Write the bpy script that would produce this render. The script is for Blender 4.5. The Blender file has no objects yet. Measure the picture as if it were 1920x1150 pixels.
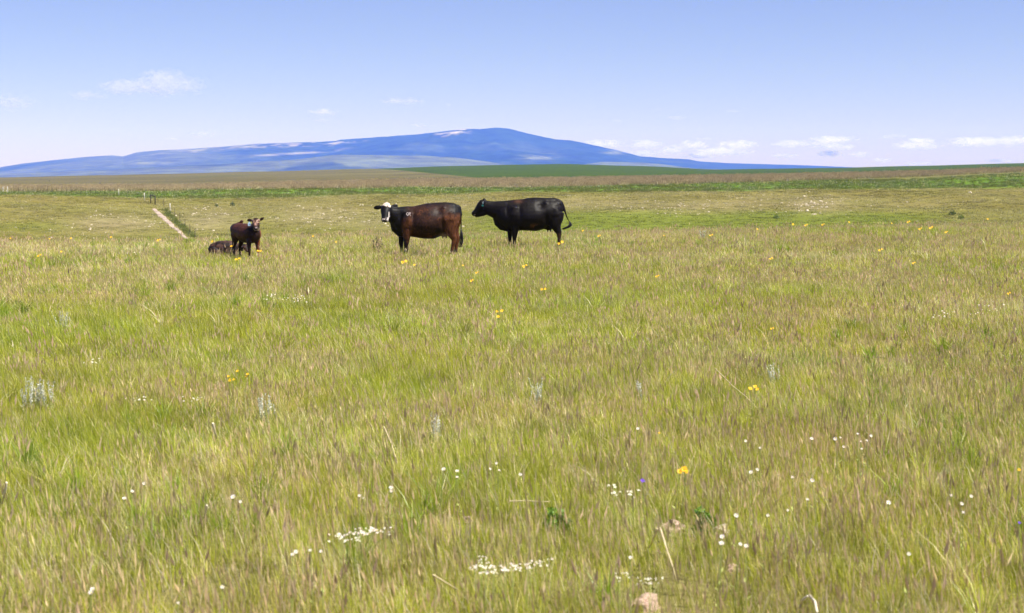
import bpy, bmesh, math, random
import numpy as np
from mathutils import Vector, noise as mnoise
from mathutils.bvhtree import BVHTree

SC = bpy.context.scene
COL = SC.collection
RAD = math.radians

# ------------------------------------------------------------------ camera
CAM_Z = 2.1
FPX = 1920 * 50.0 / 36.0            # focal length in photograph pixels
PITCH = math.atan(250.0 / FPX)      # level line sits at row 325 of 1150
cam_data = bpy.data.cameras.new('camera')
cam_data.lens = 50.0
cam_data.sensor_width = 36.0
cam_data.sensor_fit = 'HORIZONTAL'
cam_data.clip_start = 0.1
cam_data.clip_end = 120000.0
cam_data.dof.use_dof = True
cam_data.dof.focus_distance = 37.0
cam_data.dof.aperture_fstop = 4.5
cam = bpy.data.objects.new('camera', cam_data)
COL.objects.link(cam)
cam.location = (0, 0, CAM_Z)
cam.rotation_euler = (math.pi / 2 - PITCH, 0, 0)
SC.camera = cam

# ------------------------------------------------------------------ light
SUN_EL, SUN_AZ = 60.0, 122.0        # azimuth clockwise from +Y (view direction)
world = bpy.data.worlds.new('World')
SC.world = world
world.use_nodes = True
wn = world.node_tree
bg = wn.nodes['Background']
sky = wn.nodes.new('ShaderNodeTexSky')
sky.sky_type = 'NISHITA'
sky.sun_disc = False
sky.sun_elevation = RAD(SUN_EL)
sky.sun_rotation = RAD(SUN_AZ)
sky.altitude = 1500
sky.air_density = 1.0
sky.dust_density = 0.7
sky.ozone_density = 3.0
tint = wn.nodes.new('ShaderNodeMix'); tint.data_type = 'RGBA'; tint.blend_type = 'MULTIPLY'
tint.inputs[0].default_value = 1.0
tint.inputs[7].default_value = (0.96, 0.83, 1.0, 1)      # the lavender cast of this sky
wn.links.new(sky.outputs[0], tint.inputs[6])
wn.links.new(tint.outputs[2], bg.inputs[0])
bg.inputs[1].default_value = 0.064

sun_data = bpy.data.lights.new('sun', 'SUN')
sun_data.energy = 5.0
sun_data.angle = RAD(0.53)
sun_data.color = (1.0, 0.955, 0.885)
sun = bpy.data.objects.new('sun', sun_data)
COL.objects.link(sun)
sd = Vector((math.sin(RAD(SUN_AZ)) * math.cos(RAD(SUN_EL)), math.cos(RAD(SUN_AZ)) * math.cos(RAD(SUN_EL)), math.sin(RAD(SUN_EL))))
sun.rotation_euler = sd.to_track_quat('Z', 'Y').to_euler()
sun.location = (20, -20, 60)

SC.view_settings.view_transform = 'Standard'
SC.view_settings.look = 'None'
SC.view_settings.exposure = 1.0
SC.view_settings.gamma = 1.0
SC.cycles.max_bounces = 16
SC.cycles.diffuse_bounces = 3
SC.cycles.transmission_bounces = 3
SC.cycles.transparent_max_bounces = 6
SC.cycles.volume_bounces = 16
SC.cycles.use_denoising = True
SC.cycles.adaptive_threshold = 0.004

# ------------------------------------------------------------------ helpers
def slope_of_row(v):
    yc = (575.0 - np.asarray(v, float)) / FPX
    return (-math.sin(PITCH) + yc * math.cos(PITCH)) / (math.cos(PITCH) + yc * math.sin(PITCH))

def ray(u, v):
    xc, yc = (u - 960.0) / FPX, (575.0 - v) / FPX
    return Vector((xc, math.cos(PITCH) + yc * math.sin(PITCH), -math.sin(PITCH) + yc * math.cos(PITCH)))

def at_plane(u, v, z):
    d = ray(u, v)
    t = (z - CAM_Z) / d.z
    return Vector((d.x * t, d.y * t, z))

def at_depth(u, v, Y):
    d = ray(u, v)
    return Vector((d.x * Y / d.y, Y, CAM_Z + d.z * Y / d.y))

def project(X, Y, Z):
    dz = Z - CAM_Z
    f = Y * math.cos(PITCH) - dz * math.sin(PITCH)
    up = Y * math.sin(PITCH) + dz * math.cos(PITCH)
    f = np.where(np.abs(f) < 1e-6, 1e-6, f)
    return 960.0 + FPX * X / f, 575.0 - FPX * up / f, f

def _hash(ix, iy, s):
    n = (ix.astype(np.int64) * 374761393 + iy.astype(np.int64) * 668265263 + s * 1274126177) & 0x7fffffff
    n = ((n ^ (n >> 13)) * 1274126177) & 0x7fffffff
    return ((n ^ (n >> 16)) & 0xffff) / 65535.0

def vnoise(x, y, s=0):
    x = np.asarray(x, float); y = np.asarray(y, float)
    ix = np.floor(x); iy = np.floor(y)
    fx = x - ix; fy = y - iy
    fx = fx * fx * (3 - 2 * fx); fy = fy * fy * (3 - 2 * fy)
    a = _hash(ix, iy, s); b = _hash(ix + 1, iy, s); c = _hash(ix, iy + 1, s); d = _hash(ix + 1, iy + 1, s)
    return (a * (1 - fx) + b * fx) * (1 - fy) + (c * (1 - fx) + d * fx) * fy

def fbm(x, y, o=4, s=0):
    r = 0; a = 0.5; f = 1.0; t = 0
    for k in range(o):
        r = r + a * vnoise(x * f + 17.3 * k, y * f - 9.1 * k, s + k); t += a; a *= 0.5; f *= 2.03
    return r / t

def smooth(a, b, x):
    t = np.clip((np.asarray(x, float) - a) / (b - a), 0, 1)
    return t * t * (3 - 2 * t)

def tag(o, label=None, cat=None, group=None, kind=None):
    if label: o['label'] = label
    if cat: o['category'] = cat
    if group: o['group'] = group
    if kind: o['kind'] = kind
    return o

def mesh_obj(name, verts, faces, mat=None, parent=None, link=True, cols=None, shade=True):
    me = bpy.data.meshes.new(name)
    me.from_pydata([tuple(v) for v in verts], [], [tuple(f) for f in faces])
    if mat: me.materials.append(mat)
    if cols is not None:
        set_cols(me, cols)
    if shade and len(me.polygons):
        me.polygons.foreach_set('use_smooth', [True] * len(me.polygons))
    me.update()
    o = bpy.data.objects.new(name, me)
    if parent is not None: o.parent = parent
    if link: COL.objects.link(o)
    return o

def set_cols(me, cols):
    at = me.color_attributes.new('Col', 'FLOAT_COLOR', 'POINT')
    c = np.ones((len(me.vertices), 4), np.float32)
    c[:, :3] = np.asarray(cols, np.float32)[:, :3]
    at.data.foreach_set('color', c.ravel())

def fast_mesh(name, V, F, mat=None, cols=None, smooth_shade=False):
    """V (n,3) array, F (m,k) array of equal sized faces"""
    me = bpy.data.meshes.new(name)
    V = np.asarray(V, np.float32); F = np.asarray(F, np.int32)
    m, k = F.shape
    me.vertices.add(len(V)); me.vertices.foreach_set('co', V.ravel())
    me.loops.add(m * k); me.loops.foreach_set('vertex_index', F.ravel())
    me.polygons.add(m)
    me.polygons.foreach_set('loop_start', np.arange(0, m * k, k, dtype=np.int32))
    me.polygons.foreach_set('loop_total', np.full(m, k, np.int32))
    if smooth_shade: me.polygons.foreach_set('use_smooth', np.ones(m, bool))
    me.update(calc_edges=True)
    me.validate()
    if cols is not None: set_cols(me, cols)
    if mat: me.materials.append(mat)
    return me

def link_mesh(name, me, parent=None):
    o = bpy.data.objects.new(name, me)
    if parent is not None: o.parent = parent
    COL.objects.link(o)
    return o

def empty(name, loc, rz=0.0):
    o = bpy.data.objects.new(name, None)
    o.empty_display_size = 0.1
    o.location = loc; o.rotation_euler = (0, 0, rz)
    COL.objects.link(o)
    return o

# ------------------------------------------------------------------ materials
def new_mat(name):
    m = bpy.data.materials.new(name); m.use_nodes = True
    nt = m.node_tree
    return m, nt, nt.nodes, nt.links

def simple_mat(name, col, rough=0.8, noise_scale=0, noise_amt=0.3, spec=0.3, bump=0.0):
    m, nt, N, L = new_mat(name)
    b = N['Principled BSDF']
    b.inputs['Roughness'].default_value = rough
    b.inputs['Specular IOR Level'].default_value = spec
    b.inputs['Base Color'].default_value = (*col, 1)
    if noise_scale:
        tc = N.new('ShaderNodeTexCoord'); nz = N.new('ShaderNodeTexNoise')
        nz.inputs['Scale'].default_value = noise_scale; nz.inputs['Detail'].default_value = 5
        L.new(tc.outputs['Object'], nz.inputs['Vector'])
        rp = N.new('ShaderNodeValToRGB')
        rp.color_ramp.elements[0].position = 0.3; rp.color_ramp.elements[1].position = 0.7
        rp.color_ramp.elements[0].color = (*[c * (1 - noise_amt) for c in col], 1)
        rp.color_ramp.elements[1].color = (*[min(1, c * (1 + noise_amt)) for c in col], 1)
        L.new(nz.outputs['Fac'], rp.inputs[0]); L.new(rp.outputs[0], b.inputs['Base Color'])
        if bump:
            bp = N.new('ShaderNodeBump'); bp.inputs['Strength'].default_value = bump; bp.inputs['Distance'].default_value = 0.02
            L.new(nz.outputs['Fac'], bp.inputs['Height']); L.new(bp.outputs[0], b.inputs['Normal'])
    return m

def leaf_mat(name, trans=0.35, rnd=0.25, patch=True):
    """colour from the blade's own vertex colour, varied per clump and by patches of the meadow"""
    m, nt, N, L = new_mat(name)
    N.remove(N['Principled BSDF'])
    out = N['Material Output']
    vc = N.new('ShaderNodeVertexColor'); vc.layer_name = 'Col'
    oi = N.new('ShaderNodeObjectInfo')
    mr = N.new('ShaderNodeMapRange'); mr.inputs['To Min'].default_value = 1 - rnd; mr.inputs['To Max'].default_value = 1 + rnd
    L.new(oi.outputs['Random'], mr.inputs['Value'])
    hsv = N.new('ShaderNodeHueSaturation')
    L.new(vc.outputs['Color'], hsv.inputs['Color']); L.new(mr.outputs[0], hsv.inputs['Value'])
    src = hsv.outputs[0]
    if patch:
        geo = N.new('ShaderNodeNewGeometry')
        nz = N.new('ShaderNodeTexNoise'); nz.inputs['Scale'].default_value = 0.35; nz.inputs['Detail'].default_value = 4
        L.new(geo.outputs['Position'], nz.inputs['Vector'])
        m2 = N.new('ShaderNodeMapRange'); m2.inputs['From Min'].default_value = 0.3; m2.inputs['From Max'].default_value = 0.7
        m2.inputs['To Min'].default_value = 0.488; m2.inputs['To Max'].default_value = 0.516
        L.new(nz.outputs['Fac'], m2.inputs['Value']); L.new(m2.outputs[0], hsv.inputs['Hue'])
    df = N.new('ShaderNodeBsdfDiffuse'); tr = N.new('ShaderNodeBsdfTranslucent'); mx = N.new('ShaderNodeMixShader')
    gl = N.new('ShaderNodeBsdfGlossy'); gl.inputs['Roughness'].default_value = 0.45
    gl.inputs['Color'].default_value = (1, 1, 1, 1)
    L.new(src, df.inputs['Color']); L.new(src, tr.inputs['Color'])
    mx.inputs[0].default_value = trans
    L.new(df.outputs[0], mx.inputs[1]); L.new(tr.outputs[0], mx.inputs[2])
    m3 = N.new('ShaderNodeMixShader'); m3.inputs[0].default_value = 0.035
    L.new(mx.outputs[0], m3.inputs[1]); L.new(gl.outputs[0], m3.inputs[2])
    L.new(m3.outputs[0], out.inputs['Surface'])
    return m

def ground_mat():
    m, nt, N, L = new_mat('ground_soil_and_sward')
    b = N['Principled BSDF']
    b.inputs['Roughness'].default_value = 1.0; b.inputs['Specular IOR Level'].default_value = 0.05
    vc = N.new('ShaderNodeVertexColor'); vc.layer_name = 'Col'
    geo = N.new('ShaderNodeNewGeometry')
    def nz(scale, det=6, rough=0.6):
        n = N.new('ShaderNodeTexNoise'); n.inputs['Scale'].default_value = scale; n.inputs['Detail'].default_value = det
        n.inputs['Roughness'].default_value = rough
        L.new(geo.outputs['Position'], n.inputs['Vector']); return n
    a = nz(0.9, 8, 0.72); c = nz(0.06, 6, 0.6)
    def mul(src, n, lo, hi):
        mr = N.new('ShaderNodeMapRange'); mr.inputs['From Min'].default_value = 0.3; mr.inputs['From Max'].default_value = 0.7
        mr.inputs['To Min'].default_value = lo; mr.inputs['To Max'].default_value = hi
        L.new(n.outputs['Fac'], mr.inputs['Value'])
        mm = N.new('ShaderNodeVectorMath'); mm.operation = 'SCALE'
        L.new(src, mm.inputs[0]); L.new(mr.outputs[0], mm.inputs['Scale']); return mm.outputs[0]
    s = mul(vc.outputs['Color'], a, 0.6, 1.4)
    s = mul(s, nz(22.0, 6, .7), 0.45, 1.5)
    s = mul(s, c, 0.86, 1.14)
    L.new(s, b.inputs['Base Color'])
    bp = N.new('ShaderNodeBump'); bp.inputs['Strength'].default_value = 0.6; bp.inputs['Distance'].default_value = 0.15
    L.new(a.outputs['Fac'], bp.inputs['Height']); L.new(bp.outputs[0], b.inputs['Normal'])
    return m

def mountain_mat():
    m, nt, N, L = new_mat('mountain_forest_and_rock')
    b = N['Principled BSDF']
    b.inputs['Roughness'].default_value = 1.0; b.inputs['Specular IOR Level'].default_value = 0.0
    vc = N.new('ShaderNodeVertexColor'); vc.layer_name = 'Col'
    geo = N.new('ShaderNodeNewGeometry')
    n = N.new('ShaderNodeTexNoise'); n.inputs['Scale'].default_value = 0.0045; n.inputs['Detail'].default_value = 8; n.inputs['Roughness'].default_value = 0.7
    L.new(geo.outputs['Position'], n.inputs['Vector'])
    mr = N.new('ShaderNodeMapRange'); mr.inputs['From Min'].default_value = 0.3; mr.inputs['From Max'].default_value = 0.7
    mr.inputs['To Min'].default_value = 0.45; mr.inputs['To Max'].default_value = 1.55
    L.new(n.outputs['Fac'], mr.inputs['Value'])
    mm = N.new('ShaderNodeVectorMath'); mm.operation = 'SCALE'
    L.new(vc.outputs['Color'], mm.inputs[0]); L.new(mr.outputs[0], mm.inputs['Scale'])
    L.new(mm.outputs[0], b.inputs['Base Color'])
    return m

M_GROUND = ground_mat()
M_MOUNT = mountain_mat()
M_GRASS = leaf_mat('grass_blades', trans=.45, rnd=.34)
M_FARGRASS = leaf_mat('far_grass_blades', trans=0.3, rnd=0.3)
M_PLANT = leaf_mat('wild_plant', trans=0.3, rnd=0.12, patch=False)

def rock_mat(name, col, col2):
    m, nt, N, L = new_mat(name)
    b = N['Principled BSDF']; b.inputs['Roughness'].default_value = 0.9; b.inputs['Specular IOR Level'].default_value = 0.2
    tc = N.new('ShaderNodeTexCoord'); n = N.new('ShaderNodeTexNoise'); n.inputs['Scale'].default_value = 9; n.inputs['Detail'].default_value = 8
    L.new(tc.outputs['Object'], n.inputs['Vector'])
    rp = N.new('ShaderNodeValToRGB')
    rp.color_ramp.elements[0].position = 0.35; rp.color_ramp.elements[0].color = (*col2, 1)
    rp.color_ramp.elements[1].position = 0.62; rp.color_ramp.elements[1].color = (*col, 1)
    L.new(n.outputs['Fac'], rp.inputs[0]); L.new(rp.outputs[0], b.inputs['Base Color'])
    bp = N.new('ShaderNodeBump'); bp.inputs['Strength'].default_value = 0.5; bp.inputs['Distance'].default_value = 0.02
    L.new(n.outputs['Fac'], bp.inputs['Height']); L.new(bp.outputs[0], b.inputs['Normal'])
    return m
M_ROCK = rock_mat('pink_fieldstone', (.5, .36, .29), (.26, .17, .12))
M_PALEROCK = rock_mat('pale_limestone', (0.62, 0.54, 0.42), (0.42, 0.34, 0.25))

# ------------------------------------------------------------------ the lie of the land
CU = np.array([-900, -300, 0, 200, 320, 480, 700, 850, 960, 1050, 1200, 1340, 1440, 1560, 1700, 1920, 2300, 2900], float)
def ctl(xs, ys): return np.interp(CU, xs, ys)
R_EDGE = ctl([-900, 0, 320, 480, 960, 1200, 1440, 1700, 1920, 2900], [452, 444, 443, 437, 431, 425, 421, 415, 411, 405])
R_LUSHB = ctl([-900, 0, 200, 320, 480, 700, 960, 1440, 1920, 2900], [364, 366, 368, 370, 368, 364, 360, 355, 353, 352])
R_LUSHT = ctl([-900, 0, 320, 480, 960, 1440, 1700, 1920, 2900], [356, 357, 358, 354, 351, 344, 337, 327, 318])
R_STRIP = ctl([-900, 0, 320, 480, 700, 960, 1200, 1440, 1700, 1920, 2900], [352, 351.5, 351, 346.5, 341, 338, 334, 330, 324.5, 318, 311])
R_SKY = ctl([-900, -300, 0, 320, 700, 850, 960, 1050, 1200, 1340, 1440, 1560, 1700, 1920, 2300, 2900],
            [345, 338, 333, 326, 316.5, 311.5, 309, 307.5, 311.5, 318, 316.5, 315, 311.5, 306, 300, 296])
LR = np.linspace(math.log(0.5), math.log(24000), 700)
RR = np.exp(LR)
TAB = np.zeros((len(CU), len(RR)))
EDGE_R = np.zeros(len(CU)); FOOT_Z = np.zeros(len(CU))
for i, u in enumerate(CU):
    ct = math.cos(math.atan((u - 960) / FPX))
    sl = lambda v: float(slope_of_row(v)) * ct
    dc = -CAM_Z / sl(R_EDGE[i] + 11)
    EDGE_R[i] = dc
    Z = lambda r, v: CAM_Z + r * sl(v)
    zf = Z(168, R_EDGE[i] + 9); FOOT_Z[i] = zf
    pts = [(0.4, 0), (dc * 0.93, 0.0), (dc, -0.03), (dc + 6, -0.45), (dc + 22, -1.9), (115, zf + 0.2), (140, zf - 0.7), (156, zf - 0.35), (168, zf),
           (236, Z(236, R_LUSHB[i] + 9)), (256, Z(256, R_LUSHB[i])), (276, Z(276, 0.55 * R_LUSHB[i] + 0.45 * R_LUSHT[i])), (300, Z(300, R_LUSHT[i])),
           (450, Z(450, R_STRIP[i])), (800, Z(800, 0.52 * R_STRIP[i] + 0.48 * R_SKY[i])), (1500, Z(1500, R_SKY[i])), (1750, Z(1750, R_SKY[i] + 1.5)), (2600, Z(1500, R_SKY[i]) - 25),
           (6000, -75), (24000, -85)]
    z = np.interp(RR, [p[0] for p in pts], [p[1] for p in pts])
    k = np.exp(-0.5 * (np.arange(-8, 9) / 3.0) ** 2); k /= k.sum()
    zs = np.convolve(np.pad(z, 8, mode='edge'), k, mode='valid')
    TAB[i] = np.where(RR < 1200, zs, z)
MEAN = TAB.mean(axis=0)

def hgt(X, Y, bumps=True):
    X = np.asarray(X, float); Y = np.asarray(Y, float)
    r = np.maximum(np.hypot(X, Y), 0.5)
    th = np.arctan2(X, Y)
    ths = np.clip(th, -0.63, 0.63)
    u = 960 + FPX * np.tan(ths)
    fi = np.clip(np.interp(u, CU, np.arange(len(CU))), 0, len(CU) - 1.001)
    i = fi.astype(int); fu = fi - i; fu = fu * fu * (3 - 2 * fu) * 0.5 + fu * 0.5
    fr = np.clip((np.log(r) - LR[0]) / (LR[1] - LR[0]), 0, len(LR) - 1.001)
    j = fr.astype(int); fj = fr - j
    z = (TAB[i, j] * (1 - fu) + TAB[i + 1, j] * fu) * (1 - fj) + (TAB[i, j + 1] * (1 - fu) + TAB[i + 1, j + 1] * fu) * fj
    w = smooth(0.65, 2.0, np.abs(th))
    zm = MEAN[j] * (1 - fj) + MEAN[j + 1] * fj
    z = z * (1 - w) + zm * w
    if bumps:
        z = z + (fbm(X * 0.35, Y * 0.35, 3, 5) - 0.5) * 0.10 * smooth(2, 6, r) * (1 - smooth(600, 900, r))
        z = z + (fbm(X * 0.05, Y * 0.05, 3, 9) - 0.5) * 0.9 * smooth(150, 200, r) * (1 - .7 * smooth(280, 340, r)) * (1 - smooth(500, 900, r))
    return z

def on_land(u, v, extra=0.0, r0=4.0, r1=2000.0, step=1.004):
    """first point where the sight line through pixel (u, v) meets the land"""
    d = ray(u, v); h = math.hypot(d.x, d.y)
    rs = np.exp(np.arange(math.log(r0), math.log(r1), math.log(step)))
    X = d.x / h * rs; Y = d.y / h * rs; Z = CAM_Z + d.z / h * rs
    g = hgt(X, Y) + extra
    k = np.argmax(Z <= g)
    if not (Z <= g).any(): k = len(rs) - 1
    return Vector((X[k], Y[k], float(g[k] - extra)))

def edge_r(X, Y):
    u = 960 + FPX * np.tan(np.clip(np.arctan2(X, Y), -0.63, 0.63))
    return np.interp(u, CU, EDGE_R)

PATCHES = [(220, 418, 95, 17, 1.0), (395, 412, 70, 22, 1.0), (610, 405, 120, 20, .75), (560, 390, 70, 10, .5), (700, 415, 60, 18, .7), (1080, 380, 40, 12, .6), (1300, 387, 150, 13, .6), (1530, 384, 70, 16, .9), (1440, 372, 90, 8, .4), (60, 395, 80, 8, .25), (1170, 382, 130, 9, .5), (1400, 384, 130, 10, .5), (900, 385, 150, 9, .4), (1680, 385, 120, 8, .3)]
def stony(u, v):
    m = np.zeros_like(u)
    for (a, b, c, d, s) in PATCHES:
        m = np.maximum(m, s * np.exp(-(((u - a) / c) ** 2 + ((v - b) / d) ** 2)))
    return m

def land_colour(X, Y, Z):
    r = np.hypot(X, Y)
    u, v, f = project(X, Y, Z)
    bad = f < 1.0
    u = np.where(bad, 960, u); v = np.where(bad, 1150, v)
    n1 = fbm(X * 0.12, Y * 0.12, 4, 21)[:, None]; n2 = fbm(X * 0.5, Y * 0.5, 4, 33)[:, None]; n3 = fbm(X * 0.02, Y * 0.02, 4, 41)[:, None]
    C = lambda *c: np.array(c)[None, :]
    near = C(.20, .155, .075) * (1 - n2) + C(.17, .17, .045) * n2
    slope = C(.165, .135, .04) * (0.55 + 0.9 * (n1 - .5)) + C(.12, .122, .022) * (0.45 - 0.9 * (n1 - .5))
    slope = slope * (0.8 + 0.4 * n2)
    grn = (smooth(150, 320, u) * 0.3 + smooth(800, 1000, u) * (1 - smooth(1650, 1850, u)) * 0.9) * smooth(388, 405, v + 14 * (n1[:, 0] - .5))
    grn = np.maximum(grn, np.exp(-(((u - 60) / 90) ** 2 + ((v - 424) / 9) ** 2)) * 0.6)
    slope = slope * (1 - grn[:, None]) + C(.125, .14, .022) * grn[:, None]
    st = np.clip(stony(u, v) * (0.5 + 1.0 * n2[:, 0]), 0, 1)[:, None] * 0.5
    slope = slope * (1 - st) + C(.24, .19, .12) * st
    lush = C(.085, .142, .016) * (.6 + .8 * n1)
    strip = (C(.175, .13, .07) * .6 + C(.14, .125, .048) * .4) * (0.75 + 0.5 * n1)
    field = C(.108, .095, .04) * (0.75 + .5 * n3)
    stripe = smooth(.56, .66, fbm(X * 0.004, Y * 0.02, 4, 77))[:, None]
    field = field * (1 - .45 * stripe) + C(.16, .15, .06) * .45 * stripe
    gpatch = smooth(.5, .7, fbm(X * 0.01, Y * 0.006, 3, 99))[:, None]
    field = field * (1 - .45 * gpatch) + C(.08, .095, .025) * .45 * gpatch
    crop = C(.044, .072, .013) * (0.85 + .3 * n3)
    e = edge_r(X, Y)
    jit = 18 * (n1[:, 0] - .5)
    col = near
    def over(c, m):
        return col * (1 - m[:, None]) + c * m[:, None]
    col = over(C(.14, .15, .05) * (0.7 + .6 * n1), smooth(0, 12, r - e))
    col = over(slope, smooth(120, 150, r))
    lb = np.interp(u, CU, R_LUSHB); lt = np.interp(u, CU, R_LUSHT); sp = np.interp(u, CU, R_STRIP)
    olive = C(.13, .125, .035) * (0.75 + .5 * n1)
    col = over(lush, smooth(248, 262, r + jit))
    col = over(olive, smooth(288, 304, r + jit) * smooth(1200, 1500, u))
    col = over(strip, smooth(290, 305, r + jit) * (1 - smooth(1200, 1500, u)))
    rs = np.interp(u, [1200, 1500, 1920], [300, 335, 370])
    col = over(strip, smooth(0, 40, r + 2 * jit - rs))
    col = over(field, smooth(430, 520, r + jit))
    cb = np.interp(u, [-500, 690, 700, 760, 850, 900, 960], [300, 312, 316, 320.5, 329, 334, 337])
    col = over(crop, smooth(-.6, .6, cb - v) * smooth(440, 470, r) * (u > 600))
    far = smooth(1900, 2600, r)
    col = over(C(.13, .14, .07) * (.7 + .6 * n3), far)
    return col

# the sheet of land: fine where the lens looks, coarse elsewhere, out past the hills
fine = np.linspace(-0.46, 0.46, 760)
coarse = np.concatenate([np.linspace(0.46, 2 * math.pi - 0.46, 90)[1:-1]])
TH = np.concatenate([fine, coarse])
rad = [0.5]
while rad[-1] < 23500:
    r = rad[-1]
    if r < 130: s = 0.022
    elif r < 156: s = 0.02
    elif r < 460: s = 0.0052
    elif r < 1600: s = 0.012
    else: s = 0.05
    rad.append(r * (1 + s))
rad = np.array(rad)
G_R, G_T = np.meshgrid(rad, TH, indexing='ij')
GX = (G_R * np.sin(G_T)).ravel(); GY = (G_R * np.cos(G_T)).ravel()
GZ = hgt(GX, GY)
GC = land_colour(GX, GY, GZ)
nr, nt_ = len(rad), len(TH)
ii, jj = np.meshgrid(np.arange(nr - 1), np.arange(nt_), indexing='ij')
j2 = (jj + 1) % nt_
GF = np.stack([ii * nt_ + jj, ii * nt_ + j2, (ii + 1) * nt_ + j2, (ii + 1) * nt_ + jj], -1).reshape(-1, 4)[:, ::-1]
ground = link_mesh('ground', fast_mesh('ground', np.stack([GX, GY, GZ], 1), GF, M_GROUND, GC, True))
tag(ground, kind='structure')

# ------------------------------------------------------------------ mountain and foothills
def ridge_sheet(name, rows_u, rows_v, r_crest, r_front, r_back, colour, nt=900, nr=90, rough=0.25, seed=1, foot=-80):
    th = np.linspace(-0.62, 0.62, nt)
    t = np.linspace(0, 1, nr)
    rr = np.concatenate([r_front + (r_crest - r_front) * t, r_crest + (r_back - r_crest) * np.linspace(0, 1, 12)[1:]])
    R, T = np.meshgrid(rr, th, indexing='ij')
    X = R * np.sin(T); Y = R * np.cos(T)
    U = 960 + FPX * np.tan(T)
    top = CAM_Z + r_crest * np.cos(T) * slope_of_row(np.interp(U, rows_u, rows_v))
    s = np.where(R <= r_crest, (R - r_front) / (r_crest - r_front), 1 - (R - r_crest) / (r_back - r_crest))
    s = np.clip(s, 0, 1)
    sc = 3.2 / (r_crest - r_front)
    n = fbm(X * sc, Y * sc * 0.8, 6, seed)
    rid = 1 - np.abs(2 * fbm(X * sc * 1.1 + 3, Y * sc * 0.45, 5, seed + 50) - 1)
    prof = s ** 1.15
    H = np.maximum(top - foot, 5)
    amp = np.sin(np.clip(s, 0, 1) * math.pi) ** 0.8
    Zz = foot + H * np.clip(prof + amp * rough * ((n - .5) * 1.4 + (rid - .75) * 0.9), -.02, 1.0 - (1 - s) * 0.12)
    Zz = Zz + np.where(s > 0.97, (fbm(X * sc * 30, Y * sc * 30, 3, seed + 9) - .5) * H * 0.012, 0)
    V = np.stack([X, Y, Zz], -1).reshape(-1, 3)
    cols = colour(U.ravel(), s.ravel(), X.ravel(), Y.ravel(), n.ravel(), rid.ravel(), V)
    n0, n1 = R.shape
    a, b = np.meshgrid(np.arange(n0 - 1), np.arange(n1 - 1), indexing='ij')
    F = np.stack([a * n1 + b, a * n1 + b + 1, (a + 1) * n1 + b + 1, (a + 1) * n1 + b], -1).reshape(-1, 4)[:, ::-1]
    o = link_mesh(name, fast_mesh(name, V, F, M_MOUNT, cols, True))
    tag(o, kind='structure')
    return o

def mountain_cols(u, s, X, Y, n, rid, V):
    forest = np.array([.022, .042, .03]); mead = np.array([.12, .13, .06]); rock = np.array([.33, .29, .27])
    pu, pv, _ = project(V[:, 0], V[:, 1], V[:, 2])
    k = fbm(X * .0011, Y * .0011, 5, 3)
    c = np.repeat(forest[None], len(u), 0)
    m = smooth(.6, .68, k) * (1 - smooth(.8, .95, s)) * .16
    c = c * (1 - m[:, None]) + mead * m[:, None]
    # bare pale ground and cliffs along the crest of the long left shoulder and by the summit
    kk = fbm(X * .004, Y * .002, 5, 13)
    below = pv - np.interp(pu, MT_U, MT_V)
    band = smooth(235, 300, u) * (1 - smooth(640, 720, u)) * (1 - smooth(5, 11, below + 9 * (kk - .5)))
    band2 = smooth(810, 835, u) * (1 - smooth(868, 890, u)) * (1 - smooth(6, 13, below + 14 * (kk - .5))) 
    ledge = smooth(420, 520, u) * (1 - smooth(600, 680, u)) * np.exp(-((below - 22 + (u - 500) * .03) / 2.0) ** 2) * .55
    lower = np.exp(-(((pu - 1010) / 45) ** 2 + ((pv - 295) / 5) ** 2)) * .35 + np.exp(-(((pu - 1150) / 20) ** 2 + ((pv - 286) / 4) ** 2)) * .4
    low2 = np.exp(-(((pu - 280) / 40) ** 2 + ((pv - 306) / 3) ** 2)) * .5
    fine_ = fbm(X * .014, Y * .006, 4, 23)
    b = np.clip((band * .62 + band2) * smooth(.4, .58, kk) * smooth(.36, .6, fine_) * 1.25 + ledge * smooth(.4, .6, kk), 0, 1)
    c = c * (1 - b[:, None]) + rock * b[:, None]
    l = np.clip(lower + low2, 0, 1) * smooth(.38, .6, kk)
    c = c * (1 - l[:, None]) + np.array([.3, .3, .2]) * l[:, None]
    lf = (1 - smooth(300, 760, u)) * .62 * smooth(.25, .6, n)
    c = c * (1 - lf[:, None]) + mead * lf[:, None]
    return c

MT_U = np.array([-1100, -300, -100, 0, 50, 120, 170, 215, 235, 260, 300, 340, 420, 480, 560, 630, 642, 700, 780, 830, 870, 900, 930, 955, 980, 1010, 1040, 1070, 1100, 1150, 1200, 1240, 1290, 1310, 1360, 1500, 1600, 1750, 2200, 3000], float)
MT_V = np.array([338, 332, 321, 314.5, 306.5, 299, 294, 291.5, 293.5, 286, 282, 280.5, 275.5, 270, 267.5, 265, 262, 258, 252.5, 247, 241.5, 242.5, 239.5, 241.5, 248, 255, 261.5, 264, 270, 280.5, 293.5, 296.5, 299, 303, 306, 310, 314, 318, 327, 334], float)
ridge_sheet('mountain', MT_U, MT_V, 16500, 10500, 20500, mountain_cols, nt=1500, nr=150, rough=0.42, seed=4)

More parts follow.
